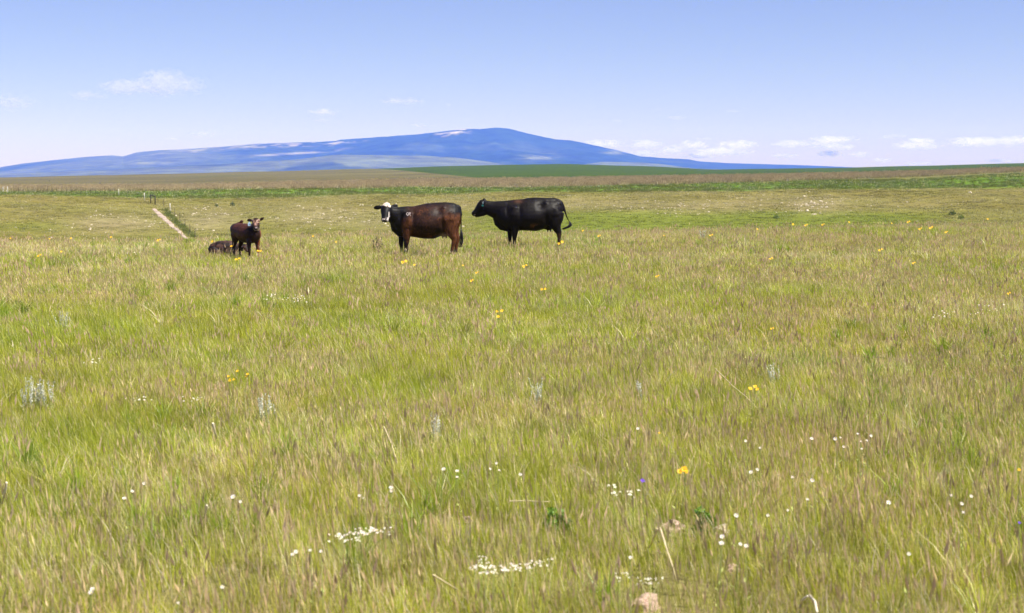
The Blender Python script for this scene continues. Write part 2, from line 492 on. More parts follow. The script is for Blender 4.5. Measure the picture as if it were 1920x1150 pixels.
def foot_cols(u, s, X, Y, n, rid, V):
    k = fbm(X * .0016, Y * .0016, 5, 31)
    grass = np.array([.09, .105, .055]); tree = np.array([.03, .05, .03])
    m = smooth(.60, .66, k) * .7
    c = grass[None] * (0.75 + .5 * n[:, None])
    return c * (1 - m[:, None]) + tree * m[:, None]
ridge_sheet('foothills', [-1100, -200, 0, 100, 200, 300, 450, 560, 630, 700, 800, 860, 920, 960, 1020, 1080, 1130, 1200, 1240, 1300, 1500, 3000],
            [336, 330, 327, 323, 319, 313, 306.5, 299, 290.5, 291, 292.5, 296, 304, 311, 316, 310, 303.5, 305, 308, 316, 322, 330], 10200, 7500, 11500, foot_cols, nt=700, nr=60, rough=0.16, seed=12)

# ------------------------------------------------------------------ grass
rng = np.random.default_rng(7)
def lerp(a, b, t): return np.asarray(a) * (1 - t) + np.asarray(b) * t
GREEN_A, GREEN_B = (.19, .26, .010), (.55, .55, .05)
STRAW_A, STRAW_B = (.50, .43, .13), (.72, .63, .28)
SEED_A, SEED_B = (.44, .33, .165), (.76, .62, .36)
def blade_clump(name, n, radius, hgt_lo, hgt_hi, width, p_straw, p_seed, seg, seed, mat, head=1.0, green=(GREEN_A, GREEN_B), lean0=-0.10, dim=1.0, spread=1.0, seedcol=None):
    g = np.random.default_rng(seed)
    V, F3, C = [], [], []
    def tri(a, b, c): F3.append((a, b, c))
    for k in range(n):
        rr = radius * math.sqrt(g.random()) * (0.6 + 0.5 * g.random()); an = g.random() * 6.283
        b = np.array([rr * math.cos(an), rr * math.sin(an), -0.02])
        kind = g.random()
        h = hgt_lo + (hgt_hi - hgt_lo) * g.random() ** 1.3
        la = g.random() * 6.283
        lean = (0.08 + 0.45 * g.random() ** 2)
        lean *= spread
        if spread > 1: la = an + g.normal() * .5
        ld = np.array([math.cos(la) * lean + lean0 * (0.5 + g.random()), math.sin(la) * lean, 0])
        wa = g.random() * 6.283
        wd = np.array([math.cos(wa), math.sin(wa), 0])
        w = width * (0.6 + 0.8 * g.random())
        seedy = kind < p_seed
        if seedy:
            c = lerp((.28, .25, .08), (.45, .37, .17), g.random()); h = h * 1.12 + 0.30 * hgt_hi * g.random(); w *= 0.45; ld *= 0.6
        elif kind < p_seed + p_straw:
            c = lerp(STRAW_A, STRAW_B, g.random()); ld *= 1.5
            if g.random() < .16: c = np.array((.72, .63, .42)); h *= 1.25; w *= 1.2
        else:
            c = lerp(green[0], green[1], g.random())
        lev = [i / seg for i in range(seg)]
        base = len(V)
        for t in lev:
            p = b + np.array([0, 0, h * t]) + ld * h * t * t
            ww = w * (1 - 0.55 * t) * 0.5
            V.append(p - wd * ww); V.append(p + wd * ww); C.append(c); C.append(c)
        tip = b + np.array([0, 0, h * (0.97 if lean > .3 else 1)]) + ld * h
        V.append(tip); C.append(c)
        for i in range(seg - 1):
            a = base + 2 * i
            tri(a, a + 1, a + 3); tri(a, a + 3, a + 2)
        tri(base + 2 * (seg - 1), base + 2 * (seg - 1) + 1, len(V) - 1)
        if seedy:
            sc = lerp(*(seedcol or (SEED_A, SEED_B)), g.random() ** 1.2)
            L = (0.04 + 0.05 * g.random()) * head ** 0.5; W = (0.003 + 0.003 * g.random()) * head
            d = np.array([0, 0, 1.0]) + ld * 1.4; d /= np.linalg.norm(d)
            for q in (0, 1):
                s = np.array([math.cos(wa + q * 1.57), math.sin(wa + q * 1.57), 0]) * W
                p0 = tip - d * L * 0.7; i0 = len(V)
                V += [p0, p0 + d * L * .4 + s, p0 + d * L, p0 + d * L * .4 - s]; C += [sc] * 4
                tri(i0, i0 + 1, i0 + 2); tri(i0, i0 + 2, i0 + 3)
    me = fast_mesh(name, np.array(V), np.array(F3), mat, np.array(C) * dim)
    return bpy.data.objects.new(name, me)

def scatter(name, label, pts, idx, rot, scl, objs):
    """one object of stuff: clumps set out over the given points by a geometry-nodes modifier"""
    coll = bpy.data.collections.new(name + '_clumps')
    for o in objs: coll.objects.link(o)
    me = bpy.data.meshes.new(name)
    me.vertices.add(len(pts)); me.vertices.foreach_set('co', np.asarray(pts, np.float32).ravel())
    a = me.attributes.new('pick', 'INT', 'POINT'); a.data.foreach_set('value', np.asarray(idx, np.int32))
    a = me.attributes.new('turn', 'FLOAT_VECTOR', 'POINT'); a.data.foreach_set('vector', np.asarray(rot, np.float32).ravel())
    a = me.attributes.new('size', 'FLOAT_VECTOR', 'POINT'); a.data.foreach_set('vector', np.asarray(scl, np.float32).ravel())
    o = bpy.data.objects.new(name, me); COL.objects.link(o)
    ng = bpy.data.node_groups.new(name, 'GeometryNodeTree')
    ng.interface.new_socket('Geometry', in_out='INPUT', socket_type='NodeSocketGeometry')
    ng.interface.new_socket('Geometry', in_out='OUTPUT', socket_type='NodeSocketGeometry')
    N, L = ng.nodes, ng.links
    gi = N.new('NodeGroupInput'); go = N.new('NodeGroupOutput')
    ci = N.new('GeometryNodeCollectionInfo'); ci.inputs['Collection'].default_value = coll
    ci.inputs['Separate Children'].default_value = True; ci.inputs['Reset Children'].default_value = True
    ip = N.new('GeometryNodeInstanceOnPoints'); ip.inputs['Pick Instance'].default_value = True
    def attr(nm, ty):
        n = N.new('GeometryNodeInputNamedAttribute'); n.data_type = ty; n.inputs['Name'].default_value = nm; return n.outputs['Attribute']
    L.new(gi.outputs[0], ip.inputs['Points']); L.new(ci.outputs[0], ip.inputs['Instance'])
    L.new(attr('pick', 'INT'), ip.inputs['Instance Index'])
    e = N.new('FunctionNodeEulerToRotation'); L.new(attr('turn', 'FLOAT_VECTOR'), e.inputs[0]); L.new(e.outputs[0], ip.inputs['Rotation'])
    L.new(attr('size', 'FLOAT_VECTOR'), ip.inputs['Scale'])
    L.new(ip.outputs[0], go.inputs[0])
    md = o.modifiers.new('clumps', 'NODES'); md.node_group = ng
    tag(o, label, 'grass' if 'grass' in name else 'stones', kind='stuff')
    return o

def wedge_points(r0, r1, density, tmax=0.42):
    """random points between two distances, a little wider than the view; density may fall with distance"""
    area = tmax * (r1 * r1 - r0 * r0)
    n = int(area * density)
    r = np.sqrt(rng.random(n) * (r1 * r1 - r0 * r0) + r0 * r0); t = (rng.random(n) * 2 - 1) * tmax
    return r * np.sin(t), r * np.cos(t), r

TYPES = [('green', .16, .008, 1.0), ('mixed', .28, .022, 1.0), ('seedy', .34, .06, 1.0), ('dry', .52, .03, 0.85)]
def clump_set(prefix, n, radius, lo, hi, width, seg, mat, head, seeds=3):
    out = []
    for ti, (tn, ps, pz, hs) in enumerate(TYPES):
        for k in range(seeds):
            out.append(blade_clump('%s_%d%s_%d' % (prefix, ti, tn, k), n, radius, lo * hs, hi * hs, width, ps, pz, seg, 100 + ti * 10 + k, mat, head))
    return out

NEAR_ROCKS = [(1214, 1147, 64), (1262, 1002, 48), (1318, 1003, 36), (1352, 1000, 40), (876, 985, 30), (1376, 1074, 28)]
def meadow(name, label, r0, r1, dens, objs, seeds, beyond=3.0, tmax=0.42, hvar=(.6, 1.4)):
    X, Y, r = wedge_points(r0, r1, dens, tmax)
    keep = r < edge_r(X, Y) + beyond
    if r0 < 5:
        for (ru, rv, rw) in NEAR_ROCKS:
            q = on_land(ru, rv); wm = rw * q.y / FPX
            keep &= ~((np.abs(X - q.x) < wm * .62 + .05) & (Y > q.y - wm * .5 - .22) & (Y < q.y + wm * .8))
    X, Y, r = X[keep], Y[keep], r[keep]
    n = len(X)
    a = fbm(X * .16, Y * .10, 4, 3); b = fbm(X * .9, Y * .6, 3, 8)
    g = .5 + (a - .5) * .6 + (b - .5) * .5 + (rng.random(n) - .5) * .16
    # drier and seedier towards the far edge, greener in the middle distance
    g = g + .14 * smooth(27, 42, r) + .025 * (1 - smooth(9, 14, r)) - .015 * np.exp(-((r - 18) / 7) ** 2)
    ty = np.where(g < .44, 0, np.where(g < .53, 1, np.where(g < .60, 2, 3)))
    # a second field swaps some dry clumps for seedy ones, so purple-brown drifts show
    ty = np.where((ty == 3) & (fbm(X * .3, Y * .2, 3, 18) > .5), 2, ty)
    idx = ty * seeds + rng.integers(0, seeds, n)
    rot = np.stack([(rng.random(n) - .5) * .12, (rng.random(n) - .5) * .12, (rng.random(n) - .5) * 1.6], 1)
    s = hvar[0] + (hvar[1] - hvar[0]) * rng.random(n)
    hs = s * (0.85 + .5 * fbm(X * .4, Y * .4, 3, 55))
    return scatter(name, label, np.stack([X, Y, hgt(X, Y)], 1), idx, rot, np.stack([s, s, hs], 1), objs)

meadow('grass', 'ripening green and straw meadow grass close to the camera', 3.0, 16.0, 42, clump_set('near', 175, .22, 0.04, .165, .0031, 3, M_GRASS, 1.0), 3, tmax=0.47)
meadow('grass', 'ripening green and straw meadow grass in the middle of the meadow', 16.0, 30.0, 22, clump_set('middle', 140, .30, 0.04, .165, .0052, 2, M_GRASS, 1.3), 3)
meadow('grass', 'seedy brownish meadow grass around the cattle and along the far edge', 30.0, 75.0, 11, clump_set('edge', 115, .42, 0.04, .165, .0085, 2, M_GRASS, 1.7), 3)

# scattered bunches standing above the sward: bunchgrass, bleached straw and pinkish panicles
PINK = ((.48, .34, .20), (.76, .58, .38))
def bunches(r0, r1, dens, wk, label):
    kw = dict(spread=1.7)
    objs = [blade_clump('bunch_a%d' % k, 70, .05, .10, .27, .0034 * wk, .18, .02, 3, 400 + k, M_GRASS, wk, **kw) for k in range(3)]
    objs += [blade_clump('bunch_b%d' % k, 46, .05, .10, .28, .003 * wk, .85, .05, 3, 410 + k, M_GRASS, wk, **kw) for k in range(2)]
    objs += [blade_clump('bunch_c%d' % k, 7, .12, .17, .27, .0026 * wk, 0, 1.0, 2, 420 + k, M_GRASS, 1.25 * wk, seedcol=PINK) for k in range(4)]
    objs += [blade_clump('bunch_d%d' % k, 60, .045, .12, .25, .0045 * wk, .02, 0, 3, 430 + k, M_GRASS, wk, green=((.14, .24, .008), (.34, .44, .03)), **kw) for k in range(2)]
    X, Y, r = wedge_points(r0, r1, dens, .44)
    n = len(X)
    f = fbm(X * .35, Y * .25, 3, 131); f2 = fbm(X * .2, Y * .12, 3, 137)
    kind = rng.random(n)
    idx = np.where(kind < .30 + .5 * (.5 - f), rng.integers(0, 3, n), np.where(kind < .50, 3 + rng.integers(0, 2, n), 5 + rng.integers(0, 4, n)))
    idx = np.where((f2 > .60) & (rng.random(n) < .6), 9 + rng.integers(0, 2, n), idx)
    keep = (r < edge_r(X, Y) + 1)
    for (ru, rv, rw) in NEAR_ROCKS:
        q = on_land(ru, rv); wm = rw * q.y / FPX
        keep &= ~((np.abs(X - q.x) < wm * .62 + .08) & (Y > q.y - wm * .5 - .35) & (Y < q.y + wm * .8))
    X, Y, idx = X[keep], Y[keep], idx[keep]; n = len(X)
    s = .6 + .75 * rng.random(n) ** 1.4
    rot = np.stack([(rng.random(n) - .5) * .2, (rng.random(n) - .5) * .2, rng.random(n) * 6.28], 1)
    scatter('grass', label, np.stack([X, Y, hgt(X, Y)], 1), idx, rot, np.stack([s, s, s], 1), objs)
bunches(3.0, 16.0, 6.0, 1.0, 'taller bunches and pinkish seed stems in the near meadow')
bunches(16.0, 60.0, 2.6, 1.7, 'taller bunches and pinkish seed stems in the farther meadow')

# short turf on the opposite slope, the lush band above it and the purple-brown strip behind
def far_grass(name, label, r0, r1, dens, objs, pick, scale, keepf=None):
    X, Y, r = wedge_points(r0, r1, dens, 0.40)
    Z = hgt(X, Y)
    u, v, f = project(X, Y, Z)
    if keepf is not None:
        k = keepf(X, Y, r, u, v); X, Y, Z, r, u, v = X[k], Y[k], Z[k], r[k], u[k], v[k]
    n = len(X)
    s = scale[0] + (scale[1] - scale[0]) * rng.random(n)
    s = s * (0.7 + .6 * fbm(X * .06, Y * .06, 3, 66))
    rot = np.stack([np.zeros(n), np.zeros(n), rng.random(n) * 6.28], 1)
    return scatter(name, label, np.stack([X, Y, Z], 1), pick(X, Y, r, u, v, n), rot, np.stack([s, s, s * (0.8 + .4 * rng.random(n))], 1), objs)

OLIVE = ((.13, .128, .022), (.21, .19, .042)); LUSH = ((.085, .14, .008), (.165, .22, .02)); BRIGHT = ((.12, .15, .014), (.19, .205, .028))
turf = [blade_clump('turf_%d' % k, 46, .7, .05, .16, .03, p, .0, 1, 300 + k, M_FARGRASS, 1, g, dim=.85) for k, (p, g) in enumerate([(.45, OLIVE), (.25, OLIVE), (.7, OLIVE), (.1, BRIGHT), (.08, BRIGHT)])]
def pick_turf(X, Y, r, u, v, n):
    g = fbm(X * .1, Y * .1, 3, 21) + (rng.random(n) - .5) * .25
    ix = np.where(g < .45, 1, np.where(g < .55, 0, 2))
    grn = smooth(800, 1000, u) * (1 - smooth(1650, 1850, u)) * smooth(390, 404, v + 14 * (fbm(X * .12, Y * .12, 4, 21) - .5)) + np.exp(-(((u - 60) / 90) ** 2 + ((v - 424) / 9) ** 2)) * .6 + .25 * smooth(415, 430, v)
    return np.where(rng.random(n) < grn, 3 + rng.integers(0, 2, n), ix)
TRK = [(289, 391.5), (299, 402), (313, 415), (328, 428), (340, 439), (349, 447)]
def keep_turf(X, Y, r, u, v):
    st = stony(u, v)
    tu = np.interp(v, [p[1] for p in TRK], [p[0] for p in TRK])
    on_track = (np.abs(u - tu - 1) < 2.5 + 4.5 * rng.random(len(u))) & (v > 393) & (v < 450)
    return (rng.random(len(X)) > st * .8) & ~on_track
far_grass('grass', 'short olive turf on the slope across the hollow', 152, 256, .8, turf, pick_turf, (.8, 1.5), keep_turf)

lush_objs = [blade_clump('lush_%d' % k, 80, .8, .16, .46, .032, .12, 0.0, 2, 320 + k, M_FARGRASS, 1, LUSH if k < 3 else BRIGHT) for k in range(4)]
def track_side():
    vv = 394 + 52 * rng.random(150)
    uu = np.interp(vv, [p[1] for p in TRK], [p[0] for p in TRK]) + 9 + 13 * rng.random(150)
    P = np.array([on_land(a, b, 0, 120, 320, 1.003) for a, b in zip(uu, vv)])
    n = len(P); s = .5 + .5 * rng.random(n)
    lo = [blade_clump('side_%d' % k, 50, .5, .2, .5, .03, .1, 0, 2, 350 + k, M_FARGRASS, 1, ((.085, .125, .012), (.17, .20, .03))) for k in range(2)]
    scatter('grass', 'darker rank grass along the fence right of the bare track', P, rng.integers(0, 2, n), np.stack([np.zeros(n), np.zeros(n), rng.random(n) * 6.28], 1), np.stack([s, s, s], 1), lo)
track_side()
far_grass('grass', 'tall lush green grass in a band above the slope', 250, 312, .62, lush_objs, lambda X, Y, r, u, v, n: np.where(fbm(X * .07, Y * .12, 3, 14) > .56, 3, rng.integers(0, 3, n)), (.55, 1.15),
          lambda X, Y, r, u, v: (r + 22 * (fbm(X * .05, Y * .05, 3, 71) - .5) > 252) & (r + 22 * (fbm(X * .05, Y * .05, 3, 71) - .5) < np.interp(u, [0, 1300, 1920], [288, 292, 326])))
PURP = ((.14, .11, .045), (.18, .15, .06))
strip_objs = [blade_clump('strip_%d' % k, 60, 1.2, .25, .6, .06, .35, .30, 1, 340 + k, M_FARGRASS, 9.0, PURP, dim=.75) for k in range(3)]
far_grass('grass', 'purple brown seeding grass in a strip behind the lush band', 292, 470, .26, strip_objs, lambda X, Y, r, u, v, n: rng.integers(0, 3, n), (.7, 1.3),
          lambda X, Y, r, u, v: r > np.interp(u, [0, 1200, 1500, 1920], [294, 300, 325, 350]) + 20 * (fbm(X * .05, Y * .05, 3, 75) - .5))

# ------------------------------------------------------------------ stones
def stone_mesh(name, seed, mat, sub=2, flat=.6):
    bm = bmesh.new(); bmesh.ops.create_icosphere(bm, subdivisions=sub, radius=.5)
    g = random.Random(seed); off = Vector((g.random() * 50, g.random() * 50, 0))
    for v in bm.verts:
        d = v.co.normalized()
        k = 1 + .55 * (mnoise.noise(d * 1.6 + off)) + .2 * mnoise.noise(d * 4 + off)
        v.co = d * .5 * k
        v.co.z *= flat
        q = .16
        v.co.x = v.co.x * .7 + round(v.co.x / q) * q * .3
    me = bpy.data.meshes.new(name); bm.to_mesh(me); bm.free()
    me.materials.append(mat)
    return me

peb = [bpy.data.objects.new('pebble_%d' % k, stone_mesh('pebble_%d' % k, k, M_PALEROCK, 1, .55)) for k in range(4)]
X, Y, r = wedge_points(156, 250, 1.3, .40)
Z = hgt(X, Y); u, v, f = project(X, Y, Z)
k = rng.random(len(X)) < np.clip(stony(u, v) ** 1.2 * 0.62 * smooth(.36, .6, fbm(X * .2, Y * .2, 3, 91)) + .006, 0, 1)
X, Y, Z = X[k], Y[k], Z[k]; n = len(X)
s = .10 + .22 * rng.random(n) ** 2.2
scatter('pebbles', 'pale pebbles and small stones strewn over the opposite slope', np.stack([X, Y, Z + .02], 1), rng.integers(0, 4, n), np.stack([np.zeros(n), np.zeros(n), rng.random(n) * 6.28], 1), np.stack([s, s, s], 1), peb)

def rock(u, v, w, label, mat=M_ROCK, seed=0, group=None, flat=.6, near=True):
    p = on_land(u, v)
    wm = w * p.y / FPX
    o = link_mesh('rock', stone_mesh('rock', seed, mat, 3, flat))
    o.scale = (wm, wm * .8, wm); o.location = (p.x, p.y + wm * .3, p.z + wm * .02 * flat); o.rotation_euler = (0, 0, seed * 1.3)
    tag(o, label, 'rock', group)
    return o
rock(1214, 1147, 64, 'pinkish stone with orange lichen at the bottom of the picture', seed=3, flat=.75)
rock(1262, 1002, 48, 'pink fieldstone behind the forked dry stalk', seed=5, flat=.85)
rock(1318, 1003, 36, 'small pinkish stone just right of the fieldstone by the forked stalk', seed=6, flat=.9)
rock(1352, 1000, 40, 'cream stone in the grass above two white daisies', M_PALEROCK, seed=8)
rock(876, 985, 30, 'small pink stone in the grass, the leftmost of the near stones', seed=9, flat=.9)
rock(1376, 1074, 28, 'little pink stone low in the grass right of the forked stalk', seed=10, flat=.8)
rock(1231, 1046, 26, 'small brown stone at the foot of the forked dry stalk', simple_mat('brown_stone', (.2, .13, .1), .9, 8, .4), seed=11, flat=.8)
SLOPE_ROCKS = [(1512, 384, 5), (1516, 386.5, 4), (1522, 381, 5), (1527, 383, 5), (1539, 379, 6), (1549, 381.5, 5), (1524, 389, 5), (1550, 390, 6), (1514, 397, 8), (1528, 403, 6), (1541, 390, 4), (1538, 401, 4), (1509, 369, 6), (1820, 363, 7), (1701, 380, 4), (1597, 388, 4)]
for q, (u, v, w) in enumerate(SLOPE_ROCKS):
    if q < 12: rock(u, v, w, 'pale limestone rock of the little outcrop on the slope, %s from the left' % 'first second third fourth fifth sixth seventh eighth ninth tenth eleventh twelfth'.split()[sorted(range(12), key=lambda k: SLOPE_ROCKS[k]).index(q)], M_PALEROCK, 20 + q, 'rocks of the small outcrop', .7)
rock(1509, 369, 7, 'pale rock lying just above the little outcrop', M_PALEROCK, 41)
rock(1820, 363, 8, 'lone pale rock below the lush band at the far right', M_PALEROCK, 42)
rock(1701, 380, 5, 'lone pale rock on the slope well right of the outcrop', M_PALEROCK, 43)
rock(868, 426, 6, 'pale rock in the hollow between the two cows', M_PALEROCK, 44)

# the bare track down the slope beside the fence
def dirt_track():
    V, F = [], []
    g = random.Random(4)
    n = 90; m = 11
    for i in range(n):
        t = i / (n - 1)
        v = 391 + (449 - 391) * t
        u = np.interp(v, [p[1] for p in TRK], [p[0] for p in TRK])
        u = u + 2.2 * mnoise.noise(Vector((t * 6, 2, 8)))
        hw = np.interp(t, [0, .05, .25, .6, 1], [1.2, 4.5, 6.2, 5.2, 3.2])
        l = hw * (1 + .8 * (mnoise.noise(Vector((t * 14, 0, 3)))) + .3 * (g.random() - .5)); rr = hw * (1 + .7 * mnoise.noise(Vector((t * 16, 5, 3))) + .3 * (g.random() - .5))
        for j in range(m):
            q = -l + (l + rr) * j / (m - 1)
            p = on_land(u + q, v, 0, 120, 320, 1.002)
            V.append((p.x, p.y, p.z + (.05 if 0 < j < m - 1 else -.05)))
    for i in range(n - 1):
        for j in range(m - 1):
            a = i * m + j
            e = abs(j - (m - 2) / 2) / ((m - 2) / 2)
            if e > .45 and mnoise.noise(Vector((i * .35, j * .8, 1.7))) + .25 * g.random() > .95 - .55 * e + .25: continue
            F.append((a, a + m, a + m + 1, a + 1))
    o = mesh_obj('dirt_track', V, F, simple_mat('bare_pale_dirt', (.33, .26, .21), 1.0, .9, .45, .05))
    tag(o, kind='structure')
dirt_track()

# ------------------------------------------------------------------ tubes and lofts
def loft(chain, seg=14, side=(0, 1, 0), pear=0.0):
    """closed tube through (x, y, z, half-width along side, half-width across) stations"""
    P = [Vector(c[:3]) for c in chain]
    V, F = [], []
    n = len(P); sd0 = Vector(side)
    for i in range(n):
        t = (P[min(i + 1, n - 1)] - P[max(i - 1, 0)]).normalized()
        s = (sd0 - t * sd0.dot(t)).normalized()
        b = t.cross(s)
        for k in range(seg):
            a = 2 * math.pi * k / seg
            q = b.z * math.sin(a)
            V.append(P[i] + s * chain[i][3] * math.cos(a) * (1 - pear * max(0, q) ** 1.2 + pear * .25 * max(0, -q) * (1 - max(0, -q)) * 2) + b * chain[i][4] * math.sin(a))
    for i in range(n - 1):
        for k in range(seg):
            k2 = (k + 1) % seg
            F.append((i * seg + k, i * seg + k2, (i + 1) * seg + k2, (i + 1) * seg + k))
    t0 = (P[0] - P[1]).normalized(); t1 = (P[-1] - P[-2]).normalized()
    e0 = min(chain[0][3], chain[0][4]) * .5; e1 = min(chain[-1][3], chain[-1][4]) * .5
    V.append(P[0] + t0 * e0); a = len(V) - 1
    V.append(P[-1] + t1 * e1); c = len(V) - 1
    for k in range(seg):
        k2 = (k + 1) % seg
        F.append((a, k2, k)); F.append((c, (n - 1) * seg + k, (n - 1) * seg + k2))
    return V, F

def co_array(me):
    a = np.empty(len(me.vertices) * 3, np.float32); me.vertices.foreach_get('co', a); return a.reshape(-1, 3)

def sculpt(me, dents, lump=.004):
    """press hollows (+) and raise bones (-) on both flanks, then a little unevenness"""
    P = co_array(me); N_ = np.array([v.normal[:] for v in me.vertices])
    for (cx, cz, rx, rz, depth) in dents:
        w = np.exp(-(((P[:, 0] - cx) / rx) ** 2 + ((P[:, 2] - cz) / rz) ** 2)) * smooth(.10, .2, np.abs(P[:, 1]))
        P[:, 1] -= np.sign(P[:, 1]) * w * depth
    k = np.array([mnoise.noise(Vector(p) * 6.0) for p in P])
    P = P + N_ * (k * lump)[:, None]
    me.vertices.foreach_set('co', P.astype(np.float32).ravel()); me.update()

def merged(chains, voxel=.014, smooth_it=9):
    """union of lofts grown into one continuous skin"""
    V, F = [], []
    for ch in chains:
        c, kw = (ch if isinstance(ch, tuple) else (ch, {}))
        v, f = loft(c, **kw); o = len(V)
        V += v; F += [tuple(x + o for x in q) for q in f]
    me = bpy.data.meshes.new('tmp'); me.from_pydata([tuple(p) for p in V], [], F)
    bm = bmesh.new(); bm.from_mesh(me); bmesh.ops.recalc_face_normals(bm, faces=bm.faces); bm.to_mesh(me); bm.free()
    o = bpy.data.objects.new('tmp', me); COL.objects.link(o)
    r = o.modifiers.new('r', 'REMESH'); r.mode = 'VOXEL'; r.voxel_size = voxel
    s = o.modifiers.new('s', 'SMOOTH'); s.iterations = smooth_it; s.factor = .5
    dg = bpy.context.evaluated_depsgraph_get()
    out = bpy.data.meshes.new_from_object(o.evaluated_get(dg))
    bpy.data.objects.remove(o); bpy.data.meshes.remove(me)
    out.polygons.foreach_set('use_smooth', [True] * len(out.polygons))
    return out

def hide_mat():
    m, nt, N, L = new_mat('short_hair_coat')
    b = N['Principled BSDF']
    vc = N.new('ShaderNodeVertexColor'); vc.layer_name = 'Col'
    tc = N.new('ShaderNodeTexCoord')
    mp = N.new('ShaderNodeMapping'); mp.inputs['Scale'].default_value = (1, 1, .45); L.new(tc.outputs['Object'], mp.inputs['Vector'])
    n = N.new('ShaderNodeTexNoise'); n.inputs['Scale'].default_value = 26; n.inputs['Detail'].default_value = 6; n.inputs['Roughness'].default_value = .7
    L.new(mp.outputs[0], n.inputs['Vector'])
    mr = N.new('ShaderNodeMapRange'); mr.inputs['From Min'].default_value = .3; mr.inputs['From Max'].default_value = .7; mr.inputs['To Min'].default_value = .3; mr.inputs['To Max'].default_value = 1.8
    L.new(n.outputs['Fac'], mr.inputs['Value'])
    mm = N.new('ShaderNodeVectorMath'); mm.operation = 'SCALE'; L.new(vc.outputs['Color'], mm.inputs[0]); L.new(mr.outputs[0], mm.inputs['Scale'])
    L.new(mm.outputs[0], b.inputs['Base Color'])
    b.inputs['Roughness'].default_value = .5; b.inputs['Specular IOR Level'].default_value = .12
    bp = N.new('ShaderNodeBump'); bp.inputs['Strength'].default_value = .35; bp.inputs['Distance'].default_value = .012
    L.new(n.outputs['Fac'], bp.inputs['Height']); L.new(bp.outputs[0], b.inputs['Normal'])
    return m
M_COAT = hide_mat()
M_HAIR = simple_mat('coarse_black_hair', (.012, .010, .010), .6, 30, .4)
M_EYE = simple_mat('wet_dark_eye', (.008, .006, .006), .12, spec=.6)
M_HOOF = simple_mat('dark_horn', (.03, .024, .02), .5)

def n3(p, sc, seed=0):
    return np.array([mnoise.noise(Vector((x * sc + seed, y * sc, z * sc))) for x, y, z in p]) * .5 + .5

def hair_switch(name, path, parent, strands=26, spread=.03, seed=1):
    """a tuft of hair strands along a path"""
    g = random.Random(seed); V, F = [], []
    for s in range(strands):
        off = Vector((g.uniform(-1, 1), g.uniform(-1, 1), g.uniform(-.4, .4))) * spread
        ch = []
        for i, p in enumerate(path):
            t = i / (len(path) - 1)
            k = math.sin(min(1, t * 1.25) * math.pi * .62)
            w = .009 * (1 - t * .75)
            q = Vector(p) + off * k * 1.25 + Vector((g.uniform(-1, 1), g.uniform(-1, 1), g.uniform(-1, 1))) * .008 * t
            ch.append((*q, w, w))
        v, f = loft(ch, seg=4); o = len(V); V += v; F += [tuple(x + o for x in q) for q in f]
    return mesh_obj(name, V, F, M_HAIR, parent)

def plate(name, outline, y, thick, mat, parent, loc=(0, 0, 0), rot=(0, 0, 0)):
    n = len(outline)
    V = [(x, -thick / 2, z) for x, z in outline] + [(x, thick / 2, z) for x, z in outline]
    F = [tuple(range(n)), tuple(range(2 * n - 1, n - 1, -1))] + [(i, i + n, (i + 1) % n + n, (i + 1) % n) for i in range(n)]
    o = mesh_obj(name, V, F, mat, parent, shade=False); o.location = loc; o.rotation_euler = rot
    return o
TAG_OUT = [(-.012, .05), (.012, .05), (.015, .028), (.033, .015), (.036, -.04), (.028, -.052), (-.028, -.052), (-.036, -.04), (-.033, .015), (-.015, .028)]
def eye(parent, loc, r=.017):
    bm = bmesh.new(); bmesh.ops.create_uvsphere(bm, u_segments=12, v_segments=8, radius=r)
    for v in bm.verts:
        v.co.z *= .8
    me = bpy.data.meshes.new('eye'); bm.to_mesh(me); bm.free(); me.materials.append(M_EYE)
    o = link_mesh('eye', me, parent); o.location = loc
    return o
def hoof(parent, x, y, w=.055):
    V, F = loft([(x + .012, y, .075, w * .82, w * .9), (x + .004, y, .04, w * .95, w * 1.1), (x - .008, y, .0, w * 1.0, w * 1.3)], seg=12)
    o = mesh_obj('hoof', V, F, M_HOOF, parent)
    return o

def front_leg(x, y, dx=0.0, k=1.0, h=1.0):
    return ([(x + .02, y * .8, .86 * h, .10 * k, .15 * k), (x + .03, y, .66 * h, .085 * k, .115 * k), (x + .012, y, .50 * h, .062 * k, .08 * k), (x, y, .36 * h, .05 * k, .058 * k), (x - .004 + dx * .5, y, .30 * h, .043 * k, .05 * k),
             (x + dx * .7, y, .19 * h, .033 * k, .04 * k), (x + dx, y, .105 * h, .04 * k, .047 * k), (x - .012 + dx, y, .05 * h, .04 * k, .048 * k)], {'side': (0, 1, 0)})
def hind_leg(x, y, dx=0.0, k=1.0, h=1.0, top=1.02):
    return ([(x - .05, y * .75, top * h, .13 * k, .22 * k), (x - .06, y * .95, .84 * h, .12 * k, .205 * k), (x - .055, y, .68 * h, .095 * k, .15 * k), (x - .005, y, .56 * h, .068 * k, .10 * k), (x + .045, y, .46 * h, .05 * k, .07 * k), (x + .05, y, .41 * h, .045 * k, .062 * k),
             (x + .03 + dx * .4, y, .30 * h, .036 * k, .045 * k), (x + .012 + dx * .8, y, .17 * h, .034 * k, .042 * k), (x + dx, y, .105 * h, .041 * k, .049 * k), (x - .014 + dx, y, .05 * h, .041 * k, .05 * k)], {'side': (0, 1, 0)})

def body_chain(secs):
    return ([(x, 0, zc, hw, hz) for (x, zc, hz, hw) in secs], {'side': (0, 1, 0), 'seg': 28, 'pear': .30})

